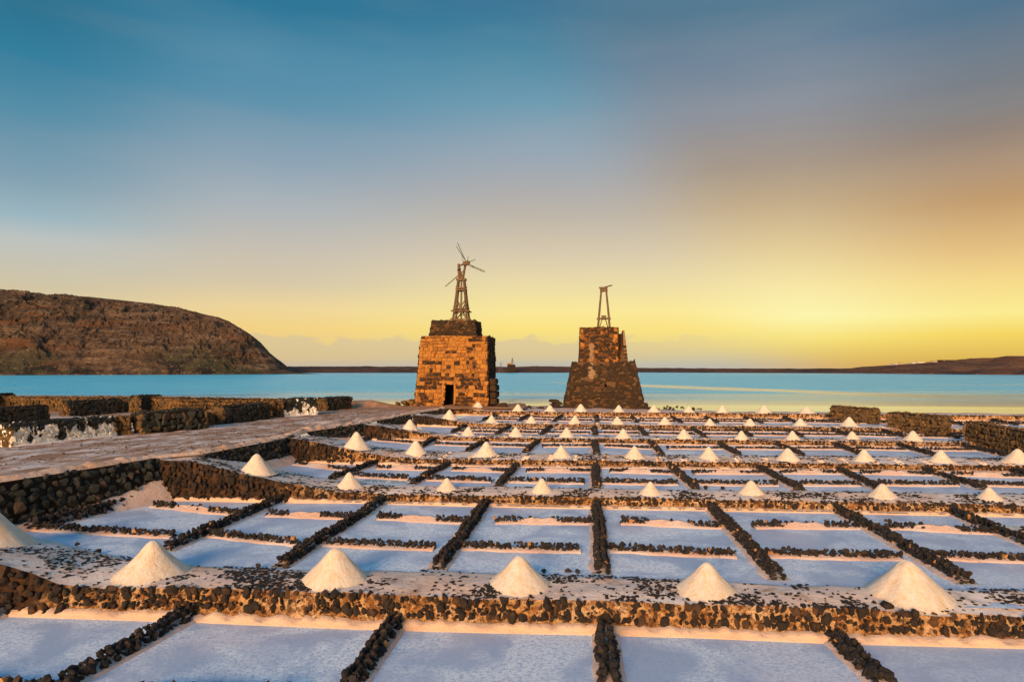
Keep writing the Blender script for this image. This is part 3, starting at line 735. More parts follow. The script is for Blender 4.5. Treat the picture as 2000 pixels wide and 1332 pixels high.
retaining(seq([(-8.75,29.2,1.60),(-8.0,31.0,1.63),(-7.2,32.9,1.68)]), seq([(-8.6,29.2,1.42),(-7.8,30.9,1.2),(-6.95,32.6,1.1)]), 'short dark retaining wall beside the fourth pan row', .17, True)
retaining(seq([(-6.95,35.2,1.60),(-6.4,37.0,1.63),(-5.8,38.9,1.66)]), seq([(-6.8,35.2,1.45),(-6.2,36.9,1.27),(-5.55,38.6,1.2)]), 'short dark retaining wall beside the fifth pan row', .16, True)
retaining(seq([(-5.5,41.3,1.60),(-4.9,43.0,1.63),(-4.2,44.7,1.66)]), seq([(-5.4,41.3,1.45),(-4.7,42.9,1.37),(-3.95,44.4,1.32)]), 'low dark retaining wall in front of the first tower', .15, True)
def bank(top, bot, lab):
    n = 40; m = 8; V = []
    def pl(L, t):
        x = t*(len(L)-1); i = min(int(x), len(L)-2); return L[i].lerp(L[i+1], x-i)
    for i in range(n):
        a = pl(top, i/(n-1)); b = pl(bot, i/(n-1))
        for j in range(m):
            p = a.lerp(b, j/(m-1)); p.z += .05*fn(p, 1.6, 4)*math.sin(math.pi*j/(m-1)); V.append(p)
    tag(mesh_obj('salt_bank', V, [tuple(reversed(f)) for f in grid_faces(n, m)], M['rim'], smooth=True), lab, None, None, 'structure')
bank(seq([(-13.6,13.1,.55),(-12.3,16.5,.60),(-11.45,18.6,.78),(-10.55,20.6,1.08)]), seq([(-12.7,13.2,.42),(-11.55,16.7,.42),(-10.85,18.7,.42),(-10.05,20.35,.42)]), 'sloping salt bank under the retaining wall of the second pan row')
bank(seq([(-9.8,21.75,1.38),(-9.0,24.5,1.06),(-8.5,26.8,1.06)]), seq([(-9.4,21.9,1.2),(-8.6,24.4,.70),(-8.05,26.5,.70)]), 'sloping salt bank under the retaining wall of the third pan row')
bank(seq([(-8.65,29.2,1.45),(-7.85,30.9,1.24),(-7.0,32.7,1.14)]), seq([(-8.3,29.3,1.35),(-7.4,31.0,.92),(-6.5,32.5,.92)]), 'salt bank under the retaining wall of the fourth pan row')
bank(seq([(-6.85,35.2,1.47),(-6.25,36.9,1.3),(-5.6,38.7,1.24)]), seq([(-6.5,35.3,1.4),(-5.7,36.9,1.05),(-5.1,38.5,1.05)]), 'salt bank under the retaining wall of the fifth pan row')
bank(seq([(-5.45,41.3,1.47),(-4.75,42.9,1.4),(-4.0,44.5,1.35)]), seq([(-5.1,41.3,1.4),(-4.2,42.9,1.18),(-3.6,44.3,1.18)]), 'salt bank under the low retaining wall of the farthest pan row')

# ------------------------------------------------------------------ salt heaps
def heap_mesh(seed):
    rr = random.Random(seed); n = 44
    sag = rr.uniform(-.03,.035); prof = [(q+sag*math.sin(math.pi*q), z) for q, z in [(1.07,0),(1.0,.006),(.985,.012),(.93,.045),(.82,.15),(.70,.275),(.58,.40),(.46,.53),(.35,.66),(.27,.775),(.20,.868),(.145,.928),(.085,.972),(.04,.993)]]
    V = []; off = rr.uniform(0, 50); lx, ly = rr.uniform(-.05,.05), rr.uniform(-.05,.05)
    for (q, z) in prof:
        for k in range(n):
            a = 2*math.pi*k/n; c, s = math.cos(a), math.sin(a)
            w = 1+.045*noise.noise((c*1.3+off, s*1.3, z*.6))+.045*noise.noise((c*3.6+off, s*3.6, z*.7))+.02*noise.noise((c*8+off, s*8, z*.9))+.012*fn((c*9+off, s*9, z*5), 1, 3)
            V.append((q*w*c+lx*z, q*w*s+ly*z, z*(1+.02*noise.noise((c*2, s*2+off, z*3)))))
    V.append((lx, ly, 1.0)); Fc = []
    for i in range(len(prof)-1):
        for k in range(n):
            k2 = (k+1) % n; Fc.append((i*n+k, i*n+k2, (i+1)*n+k2, (i+1)*n+k))
    b = (len(prof)-1)*n
    for k in range(n): Fc.append((b+k, b+(k+1) % n, len(V)-1))
    me = bpy.data.meshes.new('salt_heap'); me.from_pydata(V, [], Fc); me.materials.append(M['heap']); me.polygons.foreach_set('use_smooth', [True]*len(me.polygons)); me.update(); return me
HEAPS = [heap_mesh(i) for i in range(9)]
CONES = {1: [(-128,78,-28,992,1108),(222,371,297,1055,1139),(585,725,653,1068,1153),(940,1086,1012,1085,1167),(1312,1452,1376,1098,1178),(1690,1868,1770,1093,1191)],
 2: [(466,541,499,886,929),(654,714,682,922,957),(848,901,873,933,962),(1033,1085,1058,934,966),(1242,1297,1269,940,970),(1440,1497,1468,938,969),(1690,1758,1723,944,977),(1903,1962,1932,951,980)],
 3: [(667,725,694,843,879),(787,840,812,860,891),(922,977,949,862,894),(1073,1120,1096,869,896),(1215,1262,1239,871,898),(1361,1410,1384,872,899),(1514,1566,1539,875,902),(1663,1712,1688,877,903),(1810,1863,1836,878,905),(1954,2016,1986,876,906)],
 4: [(783,820,800,819,840),(897,932,914,833,852),(988,1025,1008,834,854),(1089,1125,1107,835,855),(1199,1237,1217,837,857),(1318,1355,1336,838,858),(1431,1466,1447,841,860),(1530,1566,1548,841,860),(1646,1684,1665,842,862),(1763,1805,1782,841,862)],
 5: [(860,896,877,800,820),(946,974,960,810,826),(1024,1053,1037,812,827),(1107,1138,1123,811,828),(1191,1222,1206,814,829),(1282,1315,1298,814,830),(1372,1401,1386,817,832),(1448,1479,1464,817,832),(1547,1580,1563,817,832),(1638,1677,1658,814,833)],
 6: [(913,955,933,785,804),(997,1027,1011,789,805.5),(1059,1091,1074,791,806),(1119,1151,1134,789,806),(1193,1224,1209,791,807),(1260,1294,1277,791,807),(1330,1359,1345,793,807.5),(1396,1427,1410,791,808.5),(1472,1512,1491,791,808.8),(1555,1596,1575,794,809)]}
HL = {(1,0): 'big white salt heap cut off by the left edge of the picture', (1,1): 'large pointed salt heap near the left, before a cross wall end', (1,2): 'large sharp salt heap on the front ledge, between two slanting dividers',
      (1,3): 'large salt heap with flattened tip, front ledge, in the middle', (1,4): 'large salt heap on the front ledge just right of the straight divider', (1,5): 'biggest broad salt heap at the right of the front ledge'}
PLACE = {2: 'ledge behind the large heaps', 3: 'third ledge from the front', 4: 'fourth ledge from the front', 5: 'fifth ledge from the front', 6: 'last ledge by the lagoon'}
hi = 0
for r, L in CONES.items():
    for i, (ul, ur, ua, vt, vb) in enumerate(L):
        uc = (ul+ur)/2
        if r == 6: h0 = atd(uc, vb, crest3d[6][0].y); b = wall_pts(6, uc)[0]; h0 = at(uc, vb, 1.47); h0 = atd(uc, vb, max(h0.y, b.y+.35))
        else: h0 = hit(r, uc, vb)
        d = Vector((h0.x, h0.y, 0)).normalized()
        rad = (ur-ul)/2/F*h0.y; rad *= 1+rad/h0.y
        c = h0 + d*rad*.97
        top = atd(uc, vt, c.y).z; hgt = max(.2, top-h0.z)
        o = bpy.data.objects.new('salt_heap', HEAPS[hi % 9]); hi += 1; COL.objects.link(o)
        o.location = (c.x+(ua-uc)/F*c.y*.5, c.y, h0.z-.03); o.scale = (rad, rad, hgt+.03); o.rotation_euler = (0, 0, R.uniform(0, 6.28))
        lab = HL.get((r, i), 'small pointed salt heap on the %s, %s from the left' % (PLACE.get(r, ''), ORD[i]))
        tag(o, lab, 'salt heap', 'salt heaps on the ledges')

# gravel and small stones lying about the track
root = tag(empty('track_gravel'), 'small stones and gravel strewn over the dirt track', None, None, 'stuff'); items = []
for _ in range(2600):
    y = R.uniform(12, 47); xe = clamp_list(edge_y, y)[0]; x = xe-.3-abs(R.gauss(0, 5.0))
    if fn((x*.35, y*.35, 30), 1, 3) + R.uniform(-.25,.25) < .02: continue
    s_ = R.uniform(.025, .08); items.append((R.choice(('pebble','bay','bay')), Vector((x, y, 1.605+.05*fn((x*1.3, y*1.3, 0), 1.0, 6))), Euler((R.uniform(-.3,.3), R.uniform(-.3,.3), R.uniform(0,6))), (s_*1.4, s_, s_*.6)))
put_stones(items, root, joined=True, joined_name='gravel')
# pebbles trodden into the ledges, and loose stones one can pick out
for r in range(1, 6):
    root = tag(empty('lava_pebbles'), 'scattered black pebbles trodden into the salt of ledge %s' % ORD[r-1], None, None, 'stuff')
    items = []; n = {1: 9500, 2: 6500, 3: 6000, 4: 2500, 5: 900}[r]
    for _ in range(n):
        i = R.random(); u = -120+2240*R.random() if r == 1 else CREST[r][0][0]+(2050-CREST[r][0][0])*R.random()
        vc = lerp_list(CREST[r], u)[0]
        try: vb_ = lerp_list([(a, b) for a, b, c in BACK[r]], u)[0]
        except Exception: continue
        v = vb_+(vc-vb_)*R.uniform(.02,.96); h = hit(r, u, v)
        dens = fn((h.x*.9, h.y*1.4, r*5.0), .9, 3)
        if R.random() > .06 + max(0, dens+.02)*2.6: continue
        s = R.uniform(.03, .10 if r > 1 else .085)
        items.append(('pebble', h+Vector((0,0,.004)), Euler((R.uniform(-.2,.2), R.uniform(-.2,.2), R.uniform(0,6.28))), (s*1.5, s, s*.42)))
    put_stones(items, root, joined=True, joined_name='pebble_scatter')
for (u, v, s, lab, r) in [(505,1106,.12,'loose dark stone on the pond edge between the second and third large heap',1),(192,1078,.13,'loose dark stone by the corner of the front ledge',1),(150,1064,.11,'loose flat stone above the pebbly left end of the front ledge',1),
      (1062,1117,.11,'loose stone just right of the middle large heap',1),(1110,1116,.12,'dark stone on the pond edge before the straight divider',1),(1128,1117,.10,'small dark stone beside its twin on the pond edge',1),(1733,1185,.20,'round brown stone on the front wall beside the broadest heap',1),(1515,1182,.13,'stone sitting on the front wall top between two large heaps',1),
      (1378,954,.15,'brown boulder on the second ledge near the fifth divider',2),(1411,955,.14,'smaller brown boulder left of the sixth heap',2)]:
    h = hit(r, u, v); o = bpy.data.objects.new('loose_stone', R.choice(K['wall']['meshes'] if s > .125 else K['lava']['meshes'])); COL.objects.link(o)
    o.location = h+Vector((0,0,s*.2)); o.scale = (s*1.35, s*1.1, s*.8); o.rotation_euler = (R.uniform(-.2,.2), R.uniform(-.2,.2), R.uniform(0,6)); tag(o, lab, 'stone', 'loose stones on the ledges')

# ------------------------------------------------------------------ free-standing bay walls
def bay_wall(p0, p1, th, h, label, s=.21, joined=False, side=1, splash=False, kit_side='fitted', kit_end='bay', h2=None, top_kit=None, group='dry-stone bay walls on the left'):  # long sides get the shade-painted stone, sunlit ends the brown one
    """p0 near foot, p1 far foot of the visible long face; thickness goes to the other side"""
    if splash: kit_side = 'splashed'
    h2 = h2 or h; o = p0.copy(); d = (p1-p0); d.z = 0; d.normalize(); out = Vector((d.y, -d.x, 0))*side; inn = -out*th
    root = empty('bay_wall', o); tag(root, label, 'stone wall', group)
    a, b = Vector((0,0,-.12)), (p1-o)+Vector((0,0,-.12)); A, B = Vector((0,0,h)), (p1-o)+Vector((0,0,h2)); bt = .04
    A = A-out*bt; B = B-out*bt
    V = [a-out*.03, b-out*.03, B-out*.03, A-out*.03, a+inn, b+inn, B+inn+out*bt, A+inn+out*bt]
    V = [Vector(v) for v in V]
    mesh_obj('core', V, [(0,1,2,3),(5,4,7,6),(4,0,3,7),(1,5,6,2),(3,2,6,7)], M['splashed' if splash else 'core'], root)
    up = Vector((0,0,.12))
    q = dict(jit=.16, var=.62); lo = -up*.45
    big = clad(a+up, b+up, B+lo, A+lo, s, kit_side, out, **q)
    e = clad(a+inn+up, a+up, A+lo, A+inn+lo, s, kit_end, -d, **q)
    e2 = clad(b+up, b+inn+up, B+inn+lo, B+lo, s, kit_end, d, **q)
    top = clad(A+lo, B+lo, B+inn+lo, A+inn+lo, s, top_kit or kit_side, Vector((0,0,1)), .3, .1, .5)
    back = clad(b+inn+up, a+inn+up, A+inn+lo, B+inn+lo, s*1.3, kit_side, -out, **q)
    put_stones(big+e, root, joined=joined)
    put_stones(top+e2+back, root, joined=True)
    if splash:
        n = 150; V = []
        for i in range(n):
            f = i/(n-1); x = f*(b-a).length
            t = (.07+.03*fn((x*1.3, splash*9.0, 0), 1.0, 3))*(min(1, f*9)*min(1, (1-f)*12))**.5
            for j in range(13):
                g = j/12*t; p = (a+up).lerp(b+up, f) + (A-a-up)*g
                V.append(p+out*(.20*max(0, 1-j/12)**1.3+.01))
        mesh_obj('salt_drift', V, grid_faces(n, 13) if side > 0 else [tuple(reversed(q)) for q in grid_faces(n, 13)], M['splash'], root, True)
    return root
PTH = 1.60
def pa(u, v): return at(u, v, PTH)
bay_wall(pa(23,872), pa(226,850), .75, .76, 'nearest bay wall on the left, its dark face splashed with white salt', .20, splash=1.3)
bay_wall(pa(281,847.5), pa(403,837), .72, .86, 'bay wall of large squared stones with a pale brown end', .31)
bay_wall(pa(437,828.5), pa(528,818), .66, .83, 'low bay wall with brown end, middle of the left row', .27)
bay_wall(pa(554,814), pa(619,810), .7, .98, 'bay wall splashed white, next to the shortest wall', .2, splash=4.4, h2=.98)
bay_wall(pa(639,802.5), pa(687,798), .75, .8, 'short detached stone wall nearest the towers', .2)
bay_wall(pa(-40,832), pa(96,821), .7, .80, 'dark bay wall cut by the left edge, behind the splashed one', .2, joined=False)
bay_wall(pa(137,813.5), pa(240,806), .7, .84, 'dark bay wall standing before the long back wall', .2, joined=True)
bay_wall(pa(275,806), pa(316,801.5), .7, 1.0, 'small dark wall stub against the long back wall', .2, joined=True)
bay_wall(pa(-60,809), pa(28,801.5), .7, 1.1, 'dark wall end at the left edge of the back wall', .2, joined=True)
# links that face the viewer
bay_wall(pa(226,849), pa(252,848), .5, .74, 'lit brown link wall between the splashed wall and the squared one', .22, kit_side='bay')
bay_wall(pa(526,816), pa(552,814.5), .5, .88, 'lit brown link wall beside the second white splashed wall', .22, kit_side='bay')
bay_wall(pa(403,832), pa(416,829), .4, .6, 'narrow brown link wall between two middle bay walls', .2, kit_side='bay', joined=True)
# long back wall
bay_wall(Vector((-48,42.6,PTH-.05)), Vector((-20.6,42.3,PTH-.05)), .7, .98, 'long brown back wall of rough stones, left half', .23, kit_side='bay', h2=.92, joined=False)
bay_wall(Vector((-20.58,42.3,PTH-.05)), Vector((-12.9,45.6,PTH-.05)), .7, .92, 'long brown back wall of rough stones, half nearer the towers', .2, kit_side='bay', h2=.60, joined=False)
# three walls on the right
GR = 'brown stone walls on the right'
def rw(u0, v0, u1, v1, z, h, lab, h2=None):
    p0, p1 = at(u1, v1, z), at(u0, v0, z)
    bay_wall(p0, p1, .45, h, lab, .21, side=-1, kit_side='bay', h2=h2, group=GR)
rw(1621,821,1706,828,1.22,.84, 'shortest brown stone wall on the right, farthest from the camera', .86)
rw(1733,842.5,1842,853,1.08,.97, 'brown stone wall in the middle of the three at right', .99)
rw(1885,869,2070,908,.95,.96, 'brown stone wall cut off by the right edge', 1.04)

# ------------------------------------------------------------------ the two towers
def masonry(face, rowh, wmin, wmax, pick, depth=.17, holes=(), flush=.055, gr=1.22):
    bl, br, tr, tl = face; H = ((tl-bl).length+(tr-br).length)/2; z = 0.0; items = []
    nrm = (br-bl).cross(tl-bl).normalized()
    while z < H-.06:
        rh = min(rowh*R.uniform(.75, 1.3), H-z)
        if H-z-rh < rowh*.45: rh = H-z
        f0 = (z+rh/2)/H; a = bl.lerp(tl, f0); b = br.lerp(tr, f0); W = (b-a).length; d = (b-a).normalized(); up = (tl.lerp(tr,.5)-bl.lerp(br,.5)).normalized()
        x = 0.0
        while x < W-.05:
            w = min(R.uniform(wmin, wmax), W-x)
            if W-x-w < wmin*.5: w = W-x
            if w <= 0: break
            skip = False
            for h in holes:
                if h[2]-.02 < z+rh*.5 < h[3]+.03:
                    if x < h[0] < x+w: w = max(.06, h[0]-x)
                    elif h[0]-.01 <= x < h[1]: x = h[1]; skip = True
            if skip: continue
            cx = x+w/2
            ok = all(not (h[0] < cx < h[1] and h[2] < z+rh/2 < h[3]) for h in holes)
            if ok:
                kk = pick(cx/W, (z+rh/2)/H)
                if kk:
                    wob_ = Matrix.Rotation(R.uniform(-.05,.05), 3, nrm)
                    m = Matrix((d, nrm, up)).transposed() if d.cross(nrm).dot(up) > 0 else Matrix((d, -nrm, up)).transposed()
                    m = wob_ @ m
                    rub_ = 'rubble' in kk
                    c = a+d*cx+nrm*(flush+(.035 if rub_ else 0)-depth/2+R.uniform(-.025,.025))+up*.035*math.sin(cx*1.7+z*2.3)
                    if x < .01: c = c+d*R.uniform(-.07,.04)
                    elif x+w > W-.02: c = c+d*R.uniform(-.05,.06)
                    g = gr if rub_ else .965
                    if rh > rowh*.8 and R.random() < .28:
                        q_ = R.uniform(.38,.62)
                        for e_, z_ in ((q_, -.5+q_/2), (1-q_, q_/2)): items.append((kk, c+up*rh*z_, m, (w*g*R.uniform(.85,1), depth, rh*e_*(g-.02))))
                    else: items.append((kk, c+up*(R.uniform(-.1,.1)*rh if rub_ else 0), m, (w*g, depth, rh*(g-.015)*R.uniform(.94,1.05))))
            x += w
        z += rh
    return items
def block(cx, wb, wt, yb, yt, db, dt, z0, z1, cxt=None):
    """corners of a battered block: front at y=yb/yt, depth db/dt"""
    cxt = cx if cxt is None else cxt
    B = [Vector((cx-wb/2,yb,z0)), Vector((cx+wb/2,yb,z0)), Vector((cx+wb/2,yb+db,z0)), Vector((cx-wb/2,yb+db,z0))]
    T = [Vector((cxt-wt/2,yt,z1)), Vector((cxt+wt/2,yt,z1)), Vector((cxt+wt/2,yt+dt,z1)), Vector((cxt-wt/2,yt+dt,z1))]
    return B, T
def core_with_hole(name, B, T, mat, parent, hole=None, deep=1.0):
    V = [*B, *T]; Fc = [(1,2,6,5),(2,3,7,6),(3,0,4,7),(4,5,6,7)]
    if not hole: Fc.append((0,1,5,4)); mesh_obj(name, V, Fc, mat, parent); return
    W = (B[1]-B[0]).length; H = (T[0]-B[0]).length; s0, s1, h0, h1 = hole[0]/W, hole[1]/W, hole[2]/H, hole[3]/H
    def q(s, h): return B[0].lerp(B[1], s).lerp(T[0].lerp(T[1], s), h)
    n = len(V)
    ss = [0, s0, s1, 1]; hs = [0, max(h0, 0), h1, 1]
    for h in hs:
        for s in ss: V.append(q(s, h))
    for j in range(3):
        for i in range(3):
            if i == 1 and j == 1: continue
            if hs[j] == hs[j+1]: continue
            Fc.append((n+j*4+i, n+j*4+i+1, n+(j+1)*4+i+1, n+(j+1)*4+i))
    mesh_obj(name, V, Fc, mat, parent)
    a = [q(s0,h0), q(s1,h0), q(s1,h1), q(s0,h1)]; b = [p+Vector((0,deep,0)) for p in a]
    mesh_obj('door_opening' if hole[3]-hole[2] > 1 else 'window_opening', a+b, [(0,1,5,4),(1,2,6,5),(2,3,7,6),(3,0,4,7),(4,5,6,7)], M['inner_dark'], parent)
def sides(B, T, front, right, left, rowh, wmin, wmax, pick, root, joined_name='side_masonry'):
    it = masonry((B[1],B[2],T[2],T[1]), rowh, wmin, wmax, pick) + masonry((B[3],B[0],T[0],T[3]), rowh, wmin, wmax, pick) + masonry((B[2],B[3],T[3],T[2]), rowh, wmin, wmax, pick)
    put_stones(it, root, joined=True, joined_name=joined_name)
def beam(name, p, q, t, mat, parent, t2=None, taper=1.0):
    p, q = Vector(p), Vector(q); d = q-p; L = d.length; d.normalize(); t2 = t2 or t
    x = d.cross(Vector((0,0,1))); x = x if x.length > .02 else Vector((1,0,0)); x.normalize(); y = d.cross(x)
    V = []
    for k, (f, sc) in enumerate(((0,1),(.33,1.04),(.66,.97),(1,taper))):
        wob = x*R.uniform(-.08,.08)*t + y*R.uniform(-.08,.08)*t
        for sx_, sy_ in ((-1,-1),(1,-1),(1,1),(-1,1)): V.append(p+d*L*f+wob+x*sx_*t*.5*sc+y*sy_*t2*.5*sc)
    Fc = [(0,1,2,3),(15,14,13,12)]
    for k in range(3):
        for i in range(4): j = (i+1) % 4; Fc.append((k*4+i, (k+1)*4+i, (k+1)*4+j, k*4+j))
    return mesh_obj(name, V, Fc, M[mat], parent)
def rod(name, p, q, rad, mat, parent, n=8, rad2=None):
    p, q = Vector(p), Vector(q); d = (q-p); m = d.to_track_quat('Z','Y').to_matrix(); rad2 = rad if rad2 is None else rad2; V = []
    for z, rr in ((0, rad), (d.length, rad2)):
        for i in range(n): V.append(p+m@Vector((rr*math.cos(6.2832*i/n), rr*math.sin(6.2832*i/n), z)))
    return mesh_obj(name, V, [tuple(range(n-1,-1,-1)), tuple(range(n,2*n))]+[(i, (i+1)%n, n+(i+1)%n, n+i) for i in range(n)], M[mat], parent)

TY = 47.0; PX = F/TY
def troot(name, u, v): 
    p = atd(u, v, TY); return empty(name, p, -PSI), p
# --- first tower (ochre, with the sail frame)
t1, p1 = troot('windmill_tower', 880.5, 794); tag(t1, 'ochre stone windmill tower with doorway, timber frame and broken sails', 'windmill tower')
Hb = (794-656)/PX
B1, T1 = block(0, 5.2, 4.62, 0, .22, 3.9, 3.45, -.25, Hb, .18)
W = (B1[1]-B1[0]).length; door = (2.6-.50, 2.6+.20, .25, .25+1.58)
core_with_hole('lower_body', B1, T1, M['mortar_orange'], t1, door, 1.6)
def pick1(s, h):
    z = h*100
    n = noise.noise((s*9, h*14, 0))
    if 61 < z < 67 and (.06 < s < .34 or .49 < s < .62 or .78 < s < .87) and n > -.55: return 'basalt_rubble'
    if 44 < z < 49 and (.04 < s < .45 or .6 < s < .74) and n > -.45: return 'basalt_rubble'
    if 36 < z < 42 and (.08 < s < .46 or .62 < s < .92) and n > -.45: return 'basalt_rubble'
    if 26 < z < 32 and (.07 < s < .36 or .4 < s < .5 or .58 < s < .9) and n > -.4: return 'basalt_rubble'
    if z < 25 and .05 < s < .95 and (noise.noise((s*5+2, h*9, 3)) > (-.15 if z < 18 else .05)): return 'basalt_rubble' if n > -.15 else 'rubble'
    if z < 25 and .06 < s < .94 and n > .1: return 'ochre_rubble'
    if z > 86 and .8 < s < .97 and n > .1: return 'rubble'
    if R.random() < .05: return 'basalt_rubble'
    if R.random() < .16: return 'ochre_rubble'
    return 'ashlar'
front = masonry((B1[0],B1[1],T1[1],T1[0]), .225, .15, .46, pick1, holes=(door,), gr=1.0)
def pick_shaded_side(s, h): return 'rubble' if noise.noise((s*8, h*12, 5)) > .1 else 'basalt_rubble'  # darker stone puts the shade of the tower's sides into colour
sides(B1, T1, 0, 0, 0, .30, .3, .5, pick_shaded_side, t1)
# door surround
for x in (door[0]-.07, door[1]+.07): beam('door_jamb', (x-2.6, .05, 0), (x-2.6+.01, .12, 1.58), .13, 'ashlar', t1, .2)
beam('door_lintel', (door[0]-2.6-.3, .10, 1.66), (door[1]-2.6+.3, .10, 1.66), .17, 'ashlar', t1, .2)
Hu = Hb+(654.5-623)/(F/(TY+.6))
B2, T2 = block(-.02, 3.28, 3.06, .72, .80, 2.6, 2.4, Hb-.02, Hu, .0)
core_with_hole('upper_body', B2, T2, M['mortar_dark'], t1)
def pick2(s, h): return 'rubble' if noise.noise((s*9, h*9, 7)) > -.05 else 'basalt_rubble'
front += masonry((B2[0],B2[1],T2[1],T2[0]), .21, .22, .40, pick2)
put_stones(front, t1, cap=300, joined_name='small_masonry')
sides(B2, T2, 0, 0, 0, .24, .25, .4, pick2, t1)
# roof ledge and buttress with big squared blocks
bb = [('brown', Vector((2.85, .55+.5*k2, .33+.46*k)), Matrix.Rotation(R.uniform(-.03,.03), 3, 'Z'), (.62-.05*k, .52, .44)) for k in range(4) for k2 in range(3)]
put_stones(bb, t1, 'buttress_block')
put_stones([('brown', Vector((3.35+.3*i, .3, .10)), Matrix.Rotation(.2*i, 3, 'Z'), (.4,.4,.32)) for i in range(2)], t1, 'fallen_block')
# timber frame on the roof
zc = Hu; cx, cy = .36, 1.95; pz = (F/(TY+1.95))
bw, tw, fh = 1.02, .40, (624-543)/pz
ft = t1
for sx_ in (-1, 1):
    for sy_ in (-1, 1):
        beam('frame_post', (cx+sx_*bw/2, cy+sy_*bw/2, zc), (cx+sx_*tw/2+.0, cy+sy_*tw/2, zc+fh), .105, 'timber', ft, taper=.9)
def fx(f): return bw+(tw-bw)*f
for f, ex, nm in ((.035, .22, 'sill_beam'), (.235, .22, 'cross_beam'), (.30, .02, 'cross_beam'), (.74, .02, 'cross_beam'), (.80,.02,'cross_beam')):
    for sy_ in (-1, 1):
        w = fx(f)/2; beam(nm, (cx-w-ex, cy+sy_*(w+.06), zc+fh*f), (cx+w+ex, cy+sy_*(w+.06), zc+fh*f+R.uniform(-.04,.04)), .09, 'timber', ft)
    for sx_ in (-1, 1):
        w = fx(f)/2; beam(nm, (cx+sx_*(w+.06), cy-w-ex*.7, zc+fh*f+.07), (cx+sx_*(w+.06), cy+w+ex*.7, zc+fh*f+.07), .08, 'timber', ft)
for sy_ in (-1, 1):
    for a, b, c, d in ((-1,.05,1,.27),(1,.05,-1,.27),(-1,.50,1,.27),(1,.50,-1,.27)):
        beam('brace', (cx+a*fx(b)/2*.95, cy+sy_*fx(b)/2, zc+fh*b), (cx+c*fx(d)/2*.15, cy+sy_*fx(d)/2, zc+fh*d), .07, 'timber', ft)
for sx_ in (-1, 1):
    beam('brace', (cx+sx_*fx(.05)/2, cy-fx(.05)/2, zc+fh*.05), (cx+sx_*fx(.45)/2, cy+fx(.45)/2, zc+fh*.45), .07, 'timber', ft)
beam('drive_shaft', (cx, cy, zc), (cx, cy, zc+fh+.1), .12, 'timber', ft)
beam('frame_cap', (cx-.34, cy, zc+fh+.03), (cx+.34, cy, zc+fh+.03), .5, 'timber', ft, .16)
z2 = zc+fh+.1; hb = (540-512)/pz
beam('head_post', (cx-.10, cy, z2), (cx-.22, cy+.1, z2+hb*1.02), .20, 'timber', ft, .16, .6)
beam('head_post', (cx+.14, cy-.05, z2), (cx+.33, cy-.25, z2+hb*.86), .12, 'timber', ft)
beam('head_post', (cx+.02, cy+.05, z2), (cx-.12, cy+.05, z2+hb*.55), .17, 'timber', ft, .2, .6)
beam('axle', (cx-.26, cy+.25, z2+hb*.92), (cx+.5, cy-.45, z2+hb*.97), .10, 'timber', ft)
hub = Vector((cx+.46, cy-.42, z2+hb*.98))
rod('rotor_hub', hub-Vector((.19,-.17,.0)), hub+Vector((.16,-.15,.0)), .17, 'timber', ft, 10)
def px(dx, dz, dy=0): return hub+Vector((dx/pz, dy, -dz/pz))
rod('sail_spar', px(-1,-3), px(-17,-39,-.15), .022, 'iron', ft, 6); rod('sail_spar', px(-1,-3,.05), px(-21.5,-34.5,.25), .020, 'iron', ft, 6)
rod('sail_brace', px(-6,-2), px(-11,-21), .012, 'iron', ft, 6); rod('sail_spar', px(1,-3), px(3.5,-13), .015, 'iron', ft, 6); rod('sail_spar', px(2,-1), px(17,-7), .02, 'iron', ft, 6)
rod('sail_spar', px(2,1), px(37,17,-.2), .024, 'iron', ft, 6); rod('sail_spar', px(2,3.5), px(35,18.5,-.1), .020, 'iron', ft, 6)
for f in (.35,.55,.75): rod('sail_brace', px(2+35*f,1+16*f,-.2*f), px(2+33*f+1.5,3.5+15*f+1,-.1*f), .014, 'iron', ft, 6)
rod('sail_brace', px(8,4), px(15,9), .016, 'iron', ft, 6)
rod('tail_pole', px(-8,14,.3), px(-45,43,.5), .042, 'timber', ft, 8, .03); rod('tail_pole', px(-20,12.5,.3), px(-14,9,.3), .03, 'iron', ft, 6)
# rubble at the left foot
rub = [('bay', Vector((-2.7-abs(R.gauss(0,.5)), R.uniform(-.2,.9), .05+R.uniform(0,.35))), rrot(), (s_:=R.uniform(.12,.36), s_, s_*.7)) for _ in range(46)]
root = empty('fallen_rubble', p1, -PSI); tag(root, 'heap of fallen stones at the left foot of the ochre tower', 'rubble heap'); put_stones([(a,b-Vector((0,0,.1)) if b.x < -3.1 else b,c,d) for a,b,c,d in rub], root)

# --- second tower (dark, stepped)
t2, p2 = troot('stone_tower', 1179, 802); tag(t2, 'dark stepped stone tower with small window and bare timber frame', 'windmill tower')
Hb = (802-707.6)/PX
B1, T1 = block(0, 5.72, 4.26, 0, .5, 5.0, 4.0, -.15, Hb, .0)
win = (2.86-.13, 2.86+.26, (802-754.7)/PX+.15, (802-748.7)/PX+.15)
core_with_hole('lower_body', B1, T1, M['mortar'], t2, win, .8)
def pick3(s, h):
    n = noise.noise((s*11, h*13, 1)); q = noise.noise((s*3, h*3, 11))
    if .28 < s < .42 and h > .50 + .2*abs(s-.35)*6 and noise.noise((s*20, h*8, 2)) > -.1: return None
    return 'basalt_rubble' if n+q*.5 > .22 else 'rubble'
front = masonry((B1[0],B1[1],T1[1],T1[0]), .255, .20, .46, pick3, holes=((win[0]-.16, win[1]+.16, win[2]-.12, win[3]+.12),))
Hu = Hb+(707.6-639)/(F/(TY+.7))
B2, T2 = block(-.33, 2.68, 2.56, .78, .84, 2.5, 2.3, Hb-.02, Hu, -.30)
core_with_hole('upper_body', B2, T2, M['mortar_orange'], t2)
